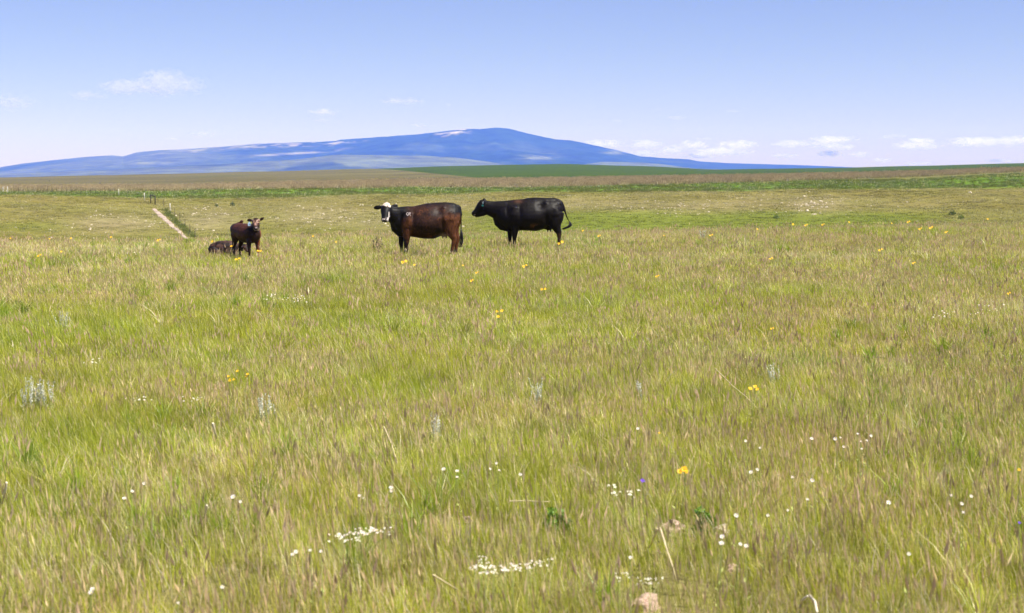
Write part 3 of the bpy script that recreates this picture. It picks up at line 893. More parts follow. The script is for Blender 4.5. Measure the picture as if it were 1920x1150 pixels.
def brown_cow():
    p = at_plane(797.4, 484, 0.0)
    root = empty('cow', (p.x, p.y, float(hgt(p.x, p.y)) ))
    secs = [(-.80, .84, .15, .11), (-.72, .85, .25, .19), (-.6, .87, .33, .25), (-.45, .88, .365, .29), (-.28, .872, .385, .325), (-.05, .875, .428, .37), (.15, .888, .45, .385), (.33, .935, .415, .37), (.5, 1.0, .355, .335), (.64, 1.035, .31, .30), (.76, 1.045, .262, .255), (.84, 1.05, .2, .19), (.88, 1.05, .11, .11)]
    neck = ([(-.42, .0, .97, .21, .29), (-.62, -.02, .985, .19, .265), (-.76, -.06, 1.02, .155, .22), (-.87, -.10, 1.08, .135, .18), (-.93, -.14, 1.15, .12, .14)], {'side': (.25, 1, 0)})
    head = ([(-.945, -.08, 1.285, .085, .055), (-.945, -.13, 1.255, .118, .085), (-.947, -.21, 1.185, .135, .115), (-.949, -.27, 1.115, .128, .115), (-.953, -.33, 1.04, .10, .10), (-.957, -.38, .975, .092, .088), (-.96, -.42, .92, .098, .075), (-.961, -.44, .895, .08, .05)], {'side': (1, 0, 0), 'seg': 16})
    crown = ([(-.99, -.10, 1.285, .045, .05), (-.94, -.10, 1.315, .055, .05), (-.89, -.10, 1.285, .045, .05)], {'side': (0, 1, 0)})
    jaw = ([(-.94, -.12, 1.10, .10, .10), (-.95, -.24, .985, .085, .075), (-.956, -.35, .905, .07, .05)], {'side': (1, 0, 0)})
    earl = ([(-1.05, -.13, 1.235, .02, .028), (-1.10, -.14, 1.235, .018, .055), (-1.17, -.15, 1.225, .016, .066), (-1.23, -.14, 1.215, .014, .05), (-1.262, -.13, 1.21, .01, .022)], {'side': (0, 1, 0)})
    earr = ([(-.84, -.12, 1.24, .02, .028), (-.795, -.11, 1.245, .018, .055), (-.735, -.09, 1.255, .016, .068), (-.685, -.07, 1.27, .014, .05), (-.662, -.06, 1.275, .01, .022)], {'side': (0, 1, 0)})
    spine = ([(-.55, 0, 1.155, .06, .075), (-.2, 0, 1.18, .08, .08), (.2, 0, 1.255, .10, .085), (.5, 0, 1.27, .13, .085), (.72, 0, 1.25, .12, .08), (.82, 0, 1.2, .06, .07)], {'side': (0, 1, 0)})
    muscle = [([(-.40, k * .22, 1.10, .06, .11), (-.43, k * .275, .92, .05, .13), (-.45, k * .25, .74, .05, .11)], {'side': (0, 1, 0)}) for k in (-1, 1)] + [([(.60, k * .24, 1.1, .05, .12), (.63, k * .275, .93, .05, .14), (.62, k * .24, .76, .05, .12)], {'side': (0, 1, 0)}) for k in (-1, 1)]
    tail = ([(.80, 0, 1.27, .04, .045), (.865, 0, 1.225, .034, .036), (.89, -.01, 1.1, .026, .028), (.895, -.02, .9, .02, .022), (.893, -.02, .66, .016, .017)], {'side': (0, 1, 0)})
    udder = ([(.36, 0, .60, .09, .07), (.46, 0, .585, .13, .10), (.56, 0, .62, .12, .10)], {'side': (0, 1, 0)})
    teats = [([(x, y, .53, .02, .02), (x + .003, y, .475, .014, .014), (x, y, .445, .009, .009)], {'side': (0, 1, 0)}) for x, y in ((.43, -.07), (.52, -.07), (.44, .06), (.53, .06))]
    brisket = ([(-.78, 0, .86, .10, .10), (-.74, 0, .70, .11, .11), (-.62, 0, .575, .12, .09), (-.5, 0, .55, .1, .07)], {'side': (0, 1, 0)})
    chains = [body_chain(secs), neck, head, crown, jaw, earl, earr, spine, tail, udder, brisket, front_leg(-.455, -.19, -.012, 1.14), front_leg(-.61, .15, .02, 1.08), hind_leg(.68, -.19, -.02, 1.1), hind_leg(.745, .18, .0)] + muscle + teats
    me = merged(chains)
    sculpt(me, [(.36, 1.13, .10, .09, .045), (-.27, .92, .06, .22, .03), (.45, .82, .06, .14, .045), (.47, 1.245, .045, .04, -.035), (-.60, 1.0, .05, .14, .025), (.05, .75, .22, .18, -.02)])
    P = co_array(me); x, y, z = P.T
    a = n3(P, 7, 3); b = n3(P, 2.6, 11); f = n3(P, 22, 5)
    black = np.array([.0065, .0055, .006]); brown = np.array([.088, .032, .0135]); dark = np.array([.030, .0125, .008]); tan = np.array([.16, .075, .045])
    c = np.repeat(black[None], len(P), 0)
    def mix(c, col, m): m = np.clip(m, 0, 1)[:, None]; return c * (1 - m) + col * m
    trunk = smooth(-.52, -.3, x + .15 * (b - .5)) * (1 - smooth(.62, .8, x + .25 * (z - 1)))
    c = mix(c, dark, trunk * (.35 + .9 * a) * (1 - .75 * smooth(1.22, 1.33, z)))
    c = mix(c, brown, trunk * smooth(.58, .75, f * .5 + a * .5) * (1 - smooth(1.12, 1.28, z)) * .7)
    c = mix(c, black, smooth(.56, .66, b) * trunk * (1 - smooth(.7, .9, z)) * .9)
    c = mix(c, brown, smooth(.46, .56, x + .10 * (b - .5)) * (1 - smooth(.98, 1.12, z + .1 * (a - .5))) * (.55 + .6 * a) * smooth(.1, .25, z))
    c = mix(c, brown, smooth(-.60, -.5, x) * (1 - smooth(-.36, -.27, x)) * smooth(.42, .5, z) * (1 - smooth(.86, 1.0, z)) * (.2 + 1.2 * a) * (y < .02))
    c = mix(c, black, smooth(.52, .6, x) * (1 - smooth(.62, .68, x)) * 0)
    c = mix(c, np.array([.09, .07, .06]), (1 - smooth(.1, .22, z)) * .5)                       # dusty feet
    c = mix(c, black, smooth(.87, .89, x))                                                      # tail
    hd = (x < -.78)
    poll = hd * smooth(1.262, 1.28, z + .05 * (a - .5) + .6 * np.maximum(np.abs(x + .945) - .045, 0)) * (np.abs(x + .945) < .115) * (y < -.05) * (1 - .8 * np.exp(-(((x + .9) / .012) ** 2 + ((z - 1.27) / .03) ** 2))) * smooth(.3, .42, a + .35 * (z > 1.28))
    c = mix(c, np.array([.5, .41, .34]), poll)
    stripe = hd * np.exp(-((x + .862 + .12 * (1.12 - z) * (z < 1.0)) / .011) ** 2) * smooth(.93, .96, z) * (1 - smooth(1.10, 1.14, z)) * (y < -.22)
    c = mix(c, np.array([.7, .62, .58]), stripe * .8)
    nose = hd * np.exp(-((z - .945) / .022) ** 2) * (y < -.38) * smooth(.4, .55, n3(P, 30, 2)) * (np.abs(x + .957) < .085)
    c = mix(c, np.array([.72, .6, .6]), nose)
    nos2 = hd * np.exp(-(((x + .885) / .02) ** 2 + ((z - .915) / .035) ** 2)) * (y < -.33)
    c = mix(c, np.array([.7, .6, .58]), nos2)
    c = mix(c, np.array([.35, .26, .24]), np.exp(-(((x - .47) / .09) ** 2 + ((z - .52) / .06) ** 2)) * .55)
    set_cols(me, c); me.materials.append(M_COAT)
    body = link_mesh('body', me, root)
    tag(body, 'rusty black coat, white poll, face turned to the camera')
    hair_switch('tail_switch', [(.893, -.02, .70), (.90, -.025, .58), (.905, -.03, .46), (.89, -.03, .34), (.862, -.03, .24)], root, 30, .036, 2)
    for xx, yy in ((-.475, -.19), (-.60, .15), (.652, -.19), (.737, .18)): hoof(root, xx, yy)
    eye(root, (-1.062, -.245, 1.135)); eye(root, (-.838, -.245, 1.135))
    plate('ear_tag', [(a * 1.0, b) for a, b in TAG_OUT], 0, .005, simple_mat('orange_plastic', (.55, .07, .012), .45), root, (-.765, -.125, 1.165), (.1, .15, -.2))
    # freeze brand on the shoulder, drawn as pale strokes of hair lying on the coat
    bvh = BVHTree.FromObject(body, bpy.context.evaluated_depsgraph_get()) if False else BVHTree.FromPolygons([v.co for v in me.vertices], [tuple(q.vertices) for q in me.polygons])
    strokes = [[(.035 * math.cos(t) - .034, .036 * math.sin(t) + .012) for t in np.linspace(.2, 6.5, 12)], [(-.06, .002), (-.03, -.045), (.0, -.012)], [(.018, .05), (.048, .045), (.044, .018), (.012, .008)], [(.046, .05), (.03, .0), (.062, -.05)]]
    V, F = [], []
    for st in strokes:
        prev = None
        for i, (sx, sz) in enumerate(st):
            q = st[min(i + 1, len(st) - 1)]; q0 = st[max(i - 1, 0)]
            d = Vector((q[0] - q0[0], 0, q[1] - q0[1])).normalized(); nn = Vector((-d.z, 0, d.x)) * .0075
            row = []
            for s in (-1, 1):
                o = Vector((-.385 + sx * .8, -2, 1.062 + sz * .8)) + nn * s * .75
                h = bvh.ray_cast(o, Vector((0, 1, 0)))
                yv = h[0].y if h[0] else -.3
                V.append((o.x, yv - .006, o.z)); row.append(len(V) - 1)
            if prev: F.append((prev[0], prev[1], row[1], row[0]))
            prev = row
    mesh_obj('brand', V, F, simple_mat('white_branded_hair', (.42, .35, .35), .8), root)
    tag(root, 'rusty brown and black cow with white poll staring at the camera', 'cow', 'cattle in the meadow')
    return root

def black_cow():
    p = at_plane(973.1, 467, 0.0)
    root = empty('cow', (p.x, p.y, float(hgt(p.x, p.y))))
    secs = [(-.655, .86, .11, .09), (-.58, .87, .25, .17), (-.48, .93, .36, .23), (-.33, .925, .425, .29), (-.15, .932, .43, .33), (.05, .95, .428, .37), (.25, .968, .455, .395), (.45, .97, .468, .40), (.63, .99, .435, .375), (.8, 1.04, .38, .345), (.95, 1.09, .33, .315), (1.07, 1.11, .285, .265), (1.15, 1.1, .205, .19), (1.19, 1.09, .11, .11)]
    neck = ([(-.35, 0, 1.08, .2, .27), (-.55, 0, 1.09, .17, .255), (-.70, 0, 1.105, .14, .235), (-.83, 0, 1.145, .115, .205), (-.93, 0, 1.17, .105, .19)], {'side': (0, 1, 0)})
    head = ([(-.92, 0, 1.27, .085, .12), (-.985, 0, 1.245, .12, .155), (-1.05, 0, 1.175, .125, .145), (-1.12, 0, 1.10, .105, .115), (-1.19, 0, 1.035, .085, .09), (-1.25, 0, .99, .085, .08), (-1.295, 0, .965, .07, .055)], {'side': (0, 1, 0), 'seg': 16})
    poll = ([(-.95, 0, 1.32, .07, .06), (-.97, 0, 1.375, .05, .05), (-.975, 0, 1.41, .025, .03)], {'side': (0, 1, 0)})
    jaw = ([(-.90, 0, 1.06, .085, .10), (-1.0, 0, 1.0, .08, .085), (-1.1, 0, .955, .065, .06), (-1.21, 0, .93, .05, .045)], {'side': (0, 1, 0)})
    earn = ([(-.945, -.10, 1.31, .02, .03), (-.955, -.15, 1.315, .05, .016), (-.965, -.205, 1.31, .062, .014), (-.97, -.25, 1.295, .045, .012), (-.972, -.28, 1.28, .016, .01)], {'side': (0, 0, 1)})
    earf = ([(-.945, .10, 1.33, .02, .03), (-.95, .15, 1.35, .045, .016), (-.955, .2, 1.37, .05, .014), (-.955, .25, 1.385, .02, .01)], {'side': (0, 0, 1)})
    spine = ([(-.5, 0, 1.255, .06, .08), (-.2, 0, 1.285, .08, .085), (.2, 0, 1.32, .09, .085), (.45, 0, 1.355, .11, .085), (.75, 0, 1.34, .15, .085), (.98, 0, 1.345, .12, .08), (1.1, 0, 1.31, .05, .07)], {'side': (0, 1, 0)})
    muscle = [([(-.10, k * .24, 1.16, .06, .11), (-.13, k * .30, .96, .05, .13), (-.14, k * .27, .78, .05, .11)], {'side': (0, 1, 0)}) for k in (-1, 1)] + [([(.96, k * .25, 1.14, .05, .12), (.99, k * .285, .97, .05, .14), (.98, k * .25, .80, .05, .12)], {'side': (0, 1, 0)}) for k in (-1, 1)]
    pin = [([(1.08, s * .08, 1.3, .05, .05), (1.15, s * .12, 1.25, .04, .045)], {'side': (0, 0, 1)}) for s in (-1, 1)]
    tail = ([(1.02, 0, 1.375, .045, .045), (1.10, 0, 1.36, .042, .042), (1.18, 0, 1.30, .04, .042), (1.235, 0, 1.19, .034, .037), (1.275, 0, 1.06, .026, .03), (1.315, 0, .93, .02, .024), (1.36, 0, .83, .016, .019), (1.395, 0, .77, .012, .014)], {'side': (0, 1, 0)})
    udder = ([(.72, 0, .62, .09, .07), (.82, 0, .61, .12, .095), (.92, 0, .65, .11, .09)], {'side': (0, 1, 0)})
    teats = [([(x, y, .55, .02, .02), (x + .003, y, .505, .014, .014), (x, y, .475, .009, .009)], {'side': (0, 1, 0)}) for x, y in ((.79, -.06), (.875, -.06), (.80, .06), (.89, .06))]
    brisket = ([(-.63, 0, .88, .09, .1), (-.585, 0, .73, .10, .11), (-.48, 0, .62, .12, .1), (-.3, 0, .56, .12, .08)], {'side': (0, 1, 0)})
    chains = [body_chain(secs), neck, head, poll, jaw, earn, earf, spine, tail, udder, brisket, front_leg(-.125, -.19, .0, 1.16), front_leg(-.255, .15, .01, 1.1), hind_leg(1.06, -.20, .045, 1.12), hind_leg(1.085, .18, .03)] + muscle + pin + teats
    me = merged(chains)
    sculpt(me, [(.60, 1.20, .10, .09, .05), (.03, .98, .06, .24, .03), (.74, .86, .06, .15, .05), (.74, 1.305, .05, .045, -.04), (-.33, 1.06, .05, .14, .03), (.35, .82, .22, .2, -.02), (1.06, 1.18, .05, .08, .02)])
    P = co_array(me); x, y, z = P.T
    a = n3(P, 7, 33); b = n3(P, 2.6, 41)
    c = np.repeat(np.array([[.0035, .003, .0034]]), len(P), 0)
    def mix(c, col, m): m = np.clip(m, 0, 1)[:, None]; return c * (1 - m) + np.asarray(col) * m
    c = mix(c, (.016, .009, .0075), (.2 + .8 * a) * .25)
    c = mix(c, (.07, .03, .014), np.exp(-(((x - .42) / .16) ** 2 + ((z - .66) / .05) ** 2)) * smooth(.45, .6, a))
    c = mix(c, (.07, .032, .018), np.exp(-(((x + .02) / .12) ** 2 + ((z - 1.33) / .05) ** 2)) * .7)
    c = mix(c, (.05, .028, .018), smooth(.95, 1.02, x) * (1 - smooth(.4, .5, z)) * .7)
    c = mix(c, (.07, .055, .045), (1 - smooth(.1, .22, z)) * .4)
    c = mix(c, (.3, .24, .24), (x < -1.2) * np.exp(-(((x + 1.235) / .03) ** 2 + ((z - .955 - .3 * (x + 1.235)) / .012) ** 2)) * (y < -.03))
    set_cols(me, c); me.materials.append(M_COAT)
    link_mesh('body', me, root)
    hair_switch('tail_switch', [(1.385, 0, .79), (1.425, 0, .73), (1.43, -.01, .67), (1.375, -.01, .625), (1.30, -.015, .595), (1.235, -.02, .56)], root, 34, .04, 5)
    for xx, yy in ((-.14, -.19), (-.262, .15), (1.09, -.20), (1.10, .18)): hoof(root, xx, yy)
    eye(root, (-1.045, -.118, 1.215)); eye(root, (-1.045, .118, 1.215))
    plate('ear_tag', [(p * .62, q * .62) for p, q in TAG_OUT], 0, .005, simple_mat('pale_blue_plastic', (.45, .6, .72), .35), root, (-.985, -.235, 1.30), (.15, 0, .2))
    plate('ear_tag', [(p * .72, q * .55) for p, q in TAG_OUT], 0, .005, simple_mat('teal_plastic', (.05, .30, .28), .35), root, (-1.005, -.225, 1.225), (.15, .1, .2))
    tag(root, 'glossy black cow in profile facing left with its tail swung out', 'cow', 'cattle in the meadow')
    return root

def standing_calf():
    p = at_plane(461.3, 486, 0.0)
    root = empty('calf', (p.x, p.y, float(hgt(p.x, p.y))))
    fx, fy = math.cos(RAD(45)), -math.sin(RAD(45))
    def B(t, l, z): return (t * fx - l * fy, t * fy + l * fx, z)
    def bc(secs): return ([(*B(t, 0, zc), hw, hz) for (t, zc, hz, hw) in secs], {'side': B(0, 1, 0), 'seg': 20})
    body = bc([(-.50, .74, .09, .08), (-.46, .745, .14, .145), (-.36, .735, .168, .185), (-.22, .70, .205, .205), (0, .66, .24, .225), (.2, .65, .245, .22), (.34, .65, .22, .195), (.45, .665, .165, .15), (.50, .68, .09, .08)])
    def leg(t, l, hind, dt=0, k=.92):
        ch, kw = (hind_leg if hind else front_leg)(0, 0, 0, k, .72 if hind else .74)
        out = []
        for i, (x, y, z, a, b) in enumerate(ch):
            out.append((*B(t - x * .8 + dt * (1 - min(z / .6, 1)), l * (.6 if i == 0 else 1), z), a * .82, b * .8))
        return (out, {'side': B(0, 1, 0)})
    neck = ([(*B(.30, 0, .74), .12, .17), (*B(.44, 0, .80), .095, .145), (.335, -.385, .90, .085, .12), (.332, -.42, .955, .07, .09)], {'side': (1, .3, 0)})
    head = ([(.328, -.38, 1.02, .06, .04), (.33, -.41, .995, .082, .065), (.336, -.455, .95, .092, .078), (.346, -.51, .89, .078, .07), (.358, -.555, .835, .064, .058), (.366, -.585, .80, .064, .05), (.369, -.60, .785, .05, .035)], {'side': (1, 0, 0), 'seg': 16})
    jaw = ([(.33, -.40, .88, .06, .06), (.345, -.49, .81, .05, .045), (.36, -.56, .775, .045, .03)], {'side': (1, 0, 0)})
    earl = ([(.262, -.40, .975, .015, .02), (.22, -.40, .985, .014, .035), (.165, -.40, .992, .012, .046), (.13, -.39, .985, .01, .03), (.115, -.385, .975, .006, .012)], {'side': (0, 1, 0)})
    earr = ([(.40, -.40, .975, .015, .02), (.44, -.40, 1.0, .014, .035), (.485, -.40, 1.028, .012, .04), (.515, -.39, 1.05, .01, .022), (.53, -.385, 1.062, .006, .008)], {'side': (0, 1, 0)})
    tail = ([(*B(-.47, 0, .82), .02, .022), (*B(-.43, .01, .872), .018, .02), (*B(-.36, .03, .90), .017, .019), (*B(-.29, .05, .915), .026, .03), (*B(-.24, .055, .938), .04, .042), (*B(-.20, .055, .945), .03, .03)], {'side': (0, .3, 1)})
    chains = [body, leg(-.34, -.11, True, .02), leg(-.36, .11, True, -.04), leg(.33, -.125, False, .0), leg(.33, .125, False, .0), neck, head, jaw, earl, earr, tail]
    me = merged(chains, .011, 4)
    P = co_array(me); x, y, z = P.T
    a = n3(P, 9, 53); b = n3(P, 3.5, 61)
    c = np.repeat(np.array([[.02, .0105, .0085]]), len(P), 0)
    def mix(c, col, m): m = np.clip(m, 0, 1)[:, None]; return c * (1 - m) + np.asarray(col) * m
    t = x * fx + y * fy; l = -x * fy + y * fx
    c = mix(c, (.062, .022, .013), smooth(-.38, -.25, t) * (1 - smooth(.15, .35, t)) * smooth(.5, .62, z) * (.3 + .9 * a))
    c = mix(c, (.013, .009, .009), (1 - smooth(-.42, -.3, t)) * .8)
    c = mix(c, (.15, .05, .022), smooth(.05, .12, l) * smooth(.2, .3, t) * (.6 + .5 * a) * (z < .86))
    face = (y < -.33) * (z > .74)
    c = mix(c, (.07, .032, .021), face * smooth(.85, .9, z) * (1 - smooth(.98, 1.02, z)) * .75 * (.5 + a) * (np.abs(x - .335) < .1))
    ring = np.zeros(len(P))
    for ex in (.275, .405):
        d = np.hypot(x - ex, z - .972)
        ring = np.maximum(ring, np.exp(-((d - .030) / .009) ** 2))
    c = mix(c, (.42, .27, .2), face * ring * .85)
    c = mix(c, (.32, .18, .15), face * np.exp(-(((x - .348) / .03) ** 2 + ((z - .905) / .04) ** 2)) * .8)
    c = mix(c, (.012, .01, .012), face * (1 - smooth(.80, .825, z)))
    c = mix(c, (.55, .42, .42), face * np.exp(-(((x - .372) / .025) ** 2 + ((z - .815) / .012) ** 2)))
    jawm = face * np.exp(-((np.hypot(x - .345, z - .80) - .062) / .012) ** 2) * (z < .80)
    c = mix(c, (.45, .36, .32), jawm * .8)
    set_cols(me, c); me.materials.append(M_COAT)
    link_mesh('body', me, root)
    for tt, ll in ((-.31, -.11), (-.40, .11), (.335, -.125), (.335, .125)):
        q = B(tt, ll, 0); hoof(root, q[0], q[1], .036)
    eye(root, (.253, -.47, .962), .013); eye(root, (.418, -.47, .962), .013)
    m, nt, N, L = new_mat('printed_blue_tag'); b = N['Principled BSDF']; b.inputs['Roughness'].default_value = .4; b.inputs['Base Color'].default_value = (.42, .58, .76, 1)
    tagp = plate('ear_tag', [(p_ * 1.05, q_ * 1.0) for p_, q_ in TAG_OUT], 0, .005, m, root, (.178, -.44, .905), (.05, -.06, .1))
    V = []; F = []
    for (x0, x1, z0, z1) in ((-.02, -.004, -.03, -.022), (-.008, -.002, -.03, .0), (.004, .01, -.03, .0), (.004, .022, -.016, -.01), (.016, .022, -.03, .0)):
        i = len(V); V += [(x0, -.0035, z0), (x1, -.0035, z0), (x1, -.0035, z1), (x0, -.0035, z1)]; F.append((i, i + 1, i + 2, i + 3))
    mesh_obj('tag_number', V, F, simple_mat('dark_blue_ink', (.10, .16, .28), .6), tagp, shade=False)
    tag(root, 'dark brown calf standing and looking over with a pale blue ear tag', 'calf', 'cattle in the meadow')
    return root

def lying_calf():
    p = at_plane(411, 483, 0.0)
    root = empty('calf', (p.x, p.y + .55, float(hgt(p.x, p.y + .55)) - .05))
    body = ([(-.35, 0, .17, .10, .09), (-.28, 0, .215, .17, .15), (-.13, 0, .245, .21, .19), (.05, 0, .255, .22, .20), (.2, 0, .25, .2, .195), (.31, 0, .235, .17, .165), (.38, 0, .22, .1, .10)], {'side': (0, 1, 0), 'seg': 20})
    haunch = ([(-.25, -.14, .22, .09, .12), (-.12, -.2, .14, .08, .10), (-.02, -.22, .08, .05, .06)], {'side': (0, 1, 0)})
    shank = ([(-.02, -.23, .06, .03, .035), (-.18, -.25, .045, .025, .028), (-.28, -.25, .035, .024, .026)], {'side': (0, 1, 0)})
    fore = ([(.28, -.13, .16, .06, .08), (.36, -.18, .08, .045, .05), (.22, -.2, .045, .03, .03), (.1, -.2, .04, .026, .028)], {'side': (0, 1, 0)})
    neck = ([(.28, 0, .25, .12, .14), (.42, -.03, .27, .085, .11), (.52, -.07, .29, .07, .085)], {'side': (0, 1, 0)})
    head = ([(.50, -.06, .31, .06, .06), (.555, -.10, .30, .075, .075), (.61, -.16, .25, .062, .06), (.655, -.21, .20, .05, .045), (.675, -.235, .18, .038, .03)], {'side': (.6, .8, 0)})
    ears = [([(.53, -.13, .32, .012, .02), (.50, -.2, .31, .010, .036), (.48, -.245, .29, .006, .014)], {'side': (1, 0, .2)}), ([(.57, -.02, .33, .012, .02), (.6, .05, .345, .010, .036), (.62, .1, .34, .006, .014)], {'side': (1, 0, .2)})]
    tail = ([(-.35, -.02, .2, .02, .02), (-.38, -.1, .1, .015, .015), (-.33, -.2, .05, .012, .012)], {'side': (0, 0, 1)})
    me = merged([body, haunch, shank, fore, neck, head, tail] + ears, .012, 4)
    P = co_array(me)
    a = n3(P, 11, 73)
    c = np.array([[.014, .0095, .009]]) * (1 - smooth(.4, .62, a))[:, None] + np.array([[.06, .032, .024]]) * smooth(.4, .62, a)[:, None]
    set_cols(me, c); me.materials.append(M_COAT)
    link_mesh('body', me, root)
    eye(root, (.565, -.165, .30), .012); eye(root, (.625, -.095, .295), .012)
    tag(root, 'dark mottled calf lying low in the grass behind the standing calf', 'calf', 'cattle in the meadow')
brown_cow(); black_cow(); standing_calf(); lying_calf()

# ------------------------------------------------------------------ fence
M_WOOD = simple_mat('dark_weathered_post', (.045, .038, .03), .9, 6, .4)
M_STEEL = simple_mat('rusty_steel_post', (.07, .05, .04), .7, 6, .4)
M_WHITEPOST = simple_mat('pale_sun_bleached_post', (.6, .57, .52), .8, 6, .25)
M_WIRE = simple_mat('dull_wire', (.16, .15, .14), .5)
def build_fence():
    line = []   # (x, y, z, kind)
    def base(u, r):
        d = ray(u, 370); h = math.hypot(d.x, d.y); x, y = d.x / h * r, d.y / h * r
        return Vector((x, y, float(hgt(x, y))))
    for u in list(range(-120, 0, 11)) + [6, 15] + list(range(26, 216, 9)):
        line.append((base(u, np.interp(u, [-120, 0, 223], [292, 282, 262])), 'white' if u in (6, 15) else 'steel'))
    for u, r, k in ((223, 259, 'white'), (240, 254, 'steel'), (257, 248, 'steel'), (271, 242, 'white')): line.append((base(u, r), k))
    braces = [base(282.5, 233), base(290.5, 229)]
    for b in braces: line.append((b, 'wood'))
    for u, v, k in ((307, 388, 'steel'), (319.5, 398, 'white'), (328, 407, 'steel'), (337.5, 417, 'steel'), (347, 428, 'steel'), (356.5, 439, 'steel'), (366, 449, 'steel')):
        line.append((on_land(u, v, 0, 150, 300, 1.002), k))
    root = empty('wire_fence', line[0][0])
    tag(root, 'wire fence running along the far grass and down beside the bare track', 'fence')
    o0 = Vector(line[0][0]); g = random.Random(3)
    for p, k in line:
        h, w, m = {'white': (1.25, .055, M_WHITEPOST), 'steel': (1.2, .028, M_STEEL), 'wood': (1.45, .085, M_WOOD)}[k]
        lx, ly = g.uniform(-.05, .05), g.uniform(-.05, .05)
        V, F = loft([(0, 0, -.2, w, w), (lx * .5, ly * .5, h * .5, w, w), (lx, ly, h, w * .95, w * .95)], seg=8, side=(1, 0, 0))
        o = mesh_obj('post', V, F, m, root); o.location = p - o0
    a, b = braces[0] - o0, braces[1] - o0
    V, F = loft([(*(a + Vector((0, 0, 1.36))), .075, .075), (*((a + b) / 2 + Vector((0, 0, 1.35))), .07, .07), (*(b + Vector((0, 0, 1.36))), .075, .075)], seg=8, side=(0, 0, 1))
    mesh_obj('brace_rail', V, F, M_WOOD, root)
    for hz in (.35, .65, .95, 1.12):
        V, F = loft([(*(p - o0 + Vector((0, 0, hz))), .0035, .0035) for p, k in line], seg=4, side=(0, 0, 1))
        mesh_obj('wire', V, F, M_WIRE, root)
build_fence()

# ------------------------------------------------------------------ small shrubs, sage and weeds
def shrub(u, v, wpx, label, cat='shrub', name='shrub', col=((.03, .06, .015), (.08, .13, .03)), leaves=260, seed=0, far=False, tall=.8):
    p = on_land(u, v)
    w = wpx * p.y / FPX
    g = np.random.default_rng(seed)
    root = empty(name, p)
    V, F, C = [], [], []
    for k in range(leaves):
        a = g.random() * 6.28; rr = math.sqrt(g.random()) * .5 * w; z = (g.random() ** .8) * tall * w * (1 - (rr / (.5 * w)) ** 2 * .6)
        c = Vector((rr * math.cos(a), rr * math.sin(a), z)); s = w * .075 * (0.6 + .8 * g.random())
        d1 = Vector(g.normal(size=3)).normalized() * s; d2 = Vector(g.normal(size=3)).normalized() * s * .6
        i = len(V); V += [c - d1, c + d2, c + d1, c - d2]; F.append((i, i + 1, i + 2, i + 3)); C += [lerp(col[0], col[1], g.random())] * 4
    o = mesh_obj('foliage', V, F, M_PLANT, root, cols=np.array(C), shade=False)
    V, F = [], []
    for k in range(5):
        a = g.random() * 6.28
        v_, f_ = loft([(0, 0, -.05 * w, w * .02, w * .02), (math.cos(a) * w * .1, math.sin(a) * w * .1, w * .25 * tall, w * .015, w * .015), (math.cos(a) * w * .25, math.sin(a) * w * .25, w * .6 * tall, w * .006, w * .006)], seg=5, side=(1, 0, 0))
        n_ = len(V); V += v_; F += [tuple(x + n_ for x in q) for q in f_]
    mesh_obj('stems', V, F, M_WOOD, root)
    tag(root, label, cat)
    return root
shrub(1785, 404, 13, 'small dark green shrub on the slope at the far right', seed=1)
shrub(1455, 411, 11, 'low green shrub at the foot of the slope below the outcrop', seed=2, col=((.06, .11, .02), (.12, .18, .03)))
shrub(1802, 411, 12, 'low green shrub just right of the dark shrub on the slope', seed=3, col=((.06, .11, .02), (.12, .17, .03)))
shrub(406, 388, 7, 'little dark green shrub on the slope right of the fence, the left one of two', seed=4)
shrub(436, 386, 10, 'little dark green shrub on the slope right of the fence, the right one of two', seed=5)
shrub(188, 345, 3.4, 'tiny dark bush beside the pale streak on the distant brown field', seed=6, leaves=60, col=((.012, .018, .012), (.03, .035, .02)))
shrub(93, 340.5, 3.0, 'tiny dark bush highest on the distant brown field at far left', seed=7, leaves=60, col=((.012, .018, .012), (.03, .035, .02)))
shrub(75, 353.4, 3.0, 'tiny dark bush just behind the fence line at far left', seed=8, leaves=60, col=((.012, .018, .012), (.03, .035, .02)))
shrub(51, 354.6, 3.0, 'tiny dark bush left of another behind the fence line', seed=9, leaves=60, col=((.012, .018, .012), (.04, .035, .02)))

def spike_plant(name, u, v, wpx, hm, n, col, label, cat, seed, leafw=.010, leaves=True):
    """a clump of upright leafy stalks"""
    p = on_land(u, v); g = np.random.default_rng(seed); w = wpx * p.y / FPX
    root = empty(name, p)
    V, F, C = [], [], []
    SV, SF = [], []
    for k in range(n):
        a = g.random() * 6.28; rr = math.sqrt(g.random()) * .5 * w
        b = Vector((rr * math.cos(a), rr * math.sin(a) * .7, -.02)); h = hm * (.65 + .5 * g.random())
        ln = Vector((g.normal() * .10 - .02, g.normal() * .1, 0)) * h
        v_, f_ = loft([(*b, .003, .003), (*(b + ln * .4 + Vector((0, 0, h * .5))), .0025, .0025), (*(b + ln + Vector((0, 0, h))), .001, .001)], seg=4, side=(1, 0, 0))
        n_ = len(SV); SV += v_; SF += [tuple(x + n_ for x in q) for q in f_]
        for j in range(34):
            t = .2 + .8 * g.random(); c = b + ln * t * t + Vector((0, 0, h * t))
            d = Vector((g.normal(), g.normal(), .7)).normalized() * leafw * 2.4 * (1.2 - .6 * t); s = Vector((g.normal(), g.normal(), g.normal())).normalized() * leafw * .5
            i = len(V); V += [c, c + d * .5 + s, c + d, c + d * .5 - s]; F.append((i, i + 1, i + 2, i + 3)); C += [lerp(col[0], col[1], g.random())] * 4
    mesh_obj('leaves', V, F, M_PLANT, root, cols=np.array(C), shade=False)
    mesh_obj('stems', SV, SF, M_PLANT, root, cols=np.repeat(np.array([lerp(col[0], col[1], .3)]), len(SV), 0))
    tag(root, label, cat)
SILVER = ((.46, .47, .38), (.70, .70, .58))
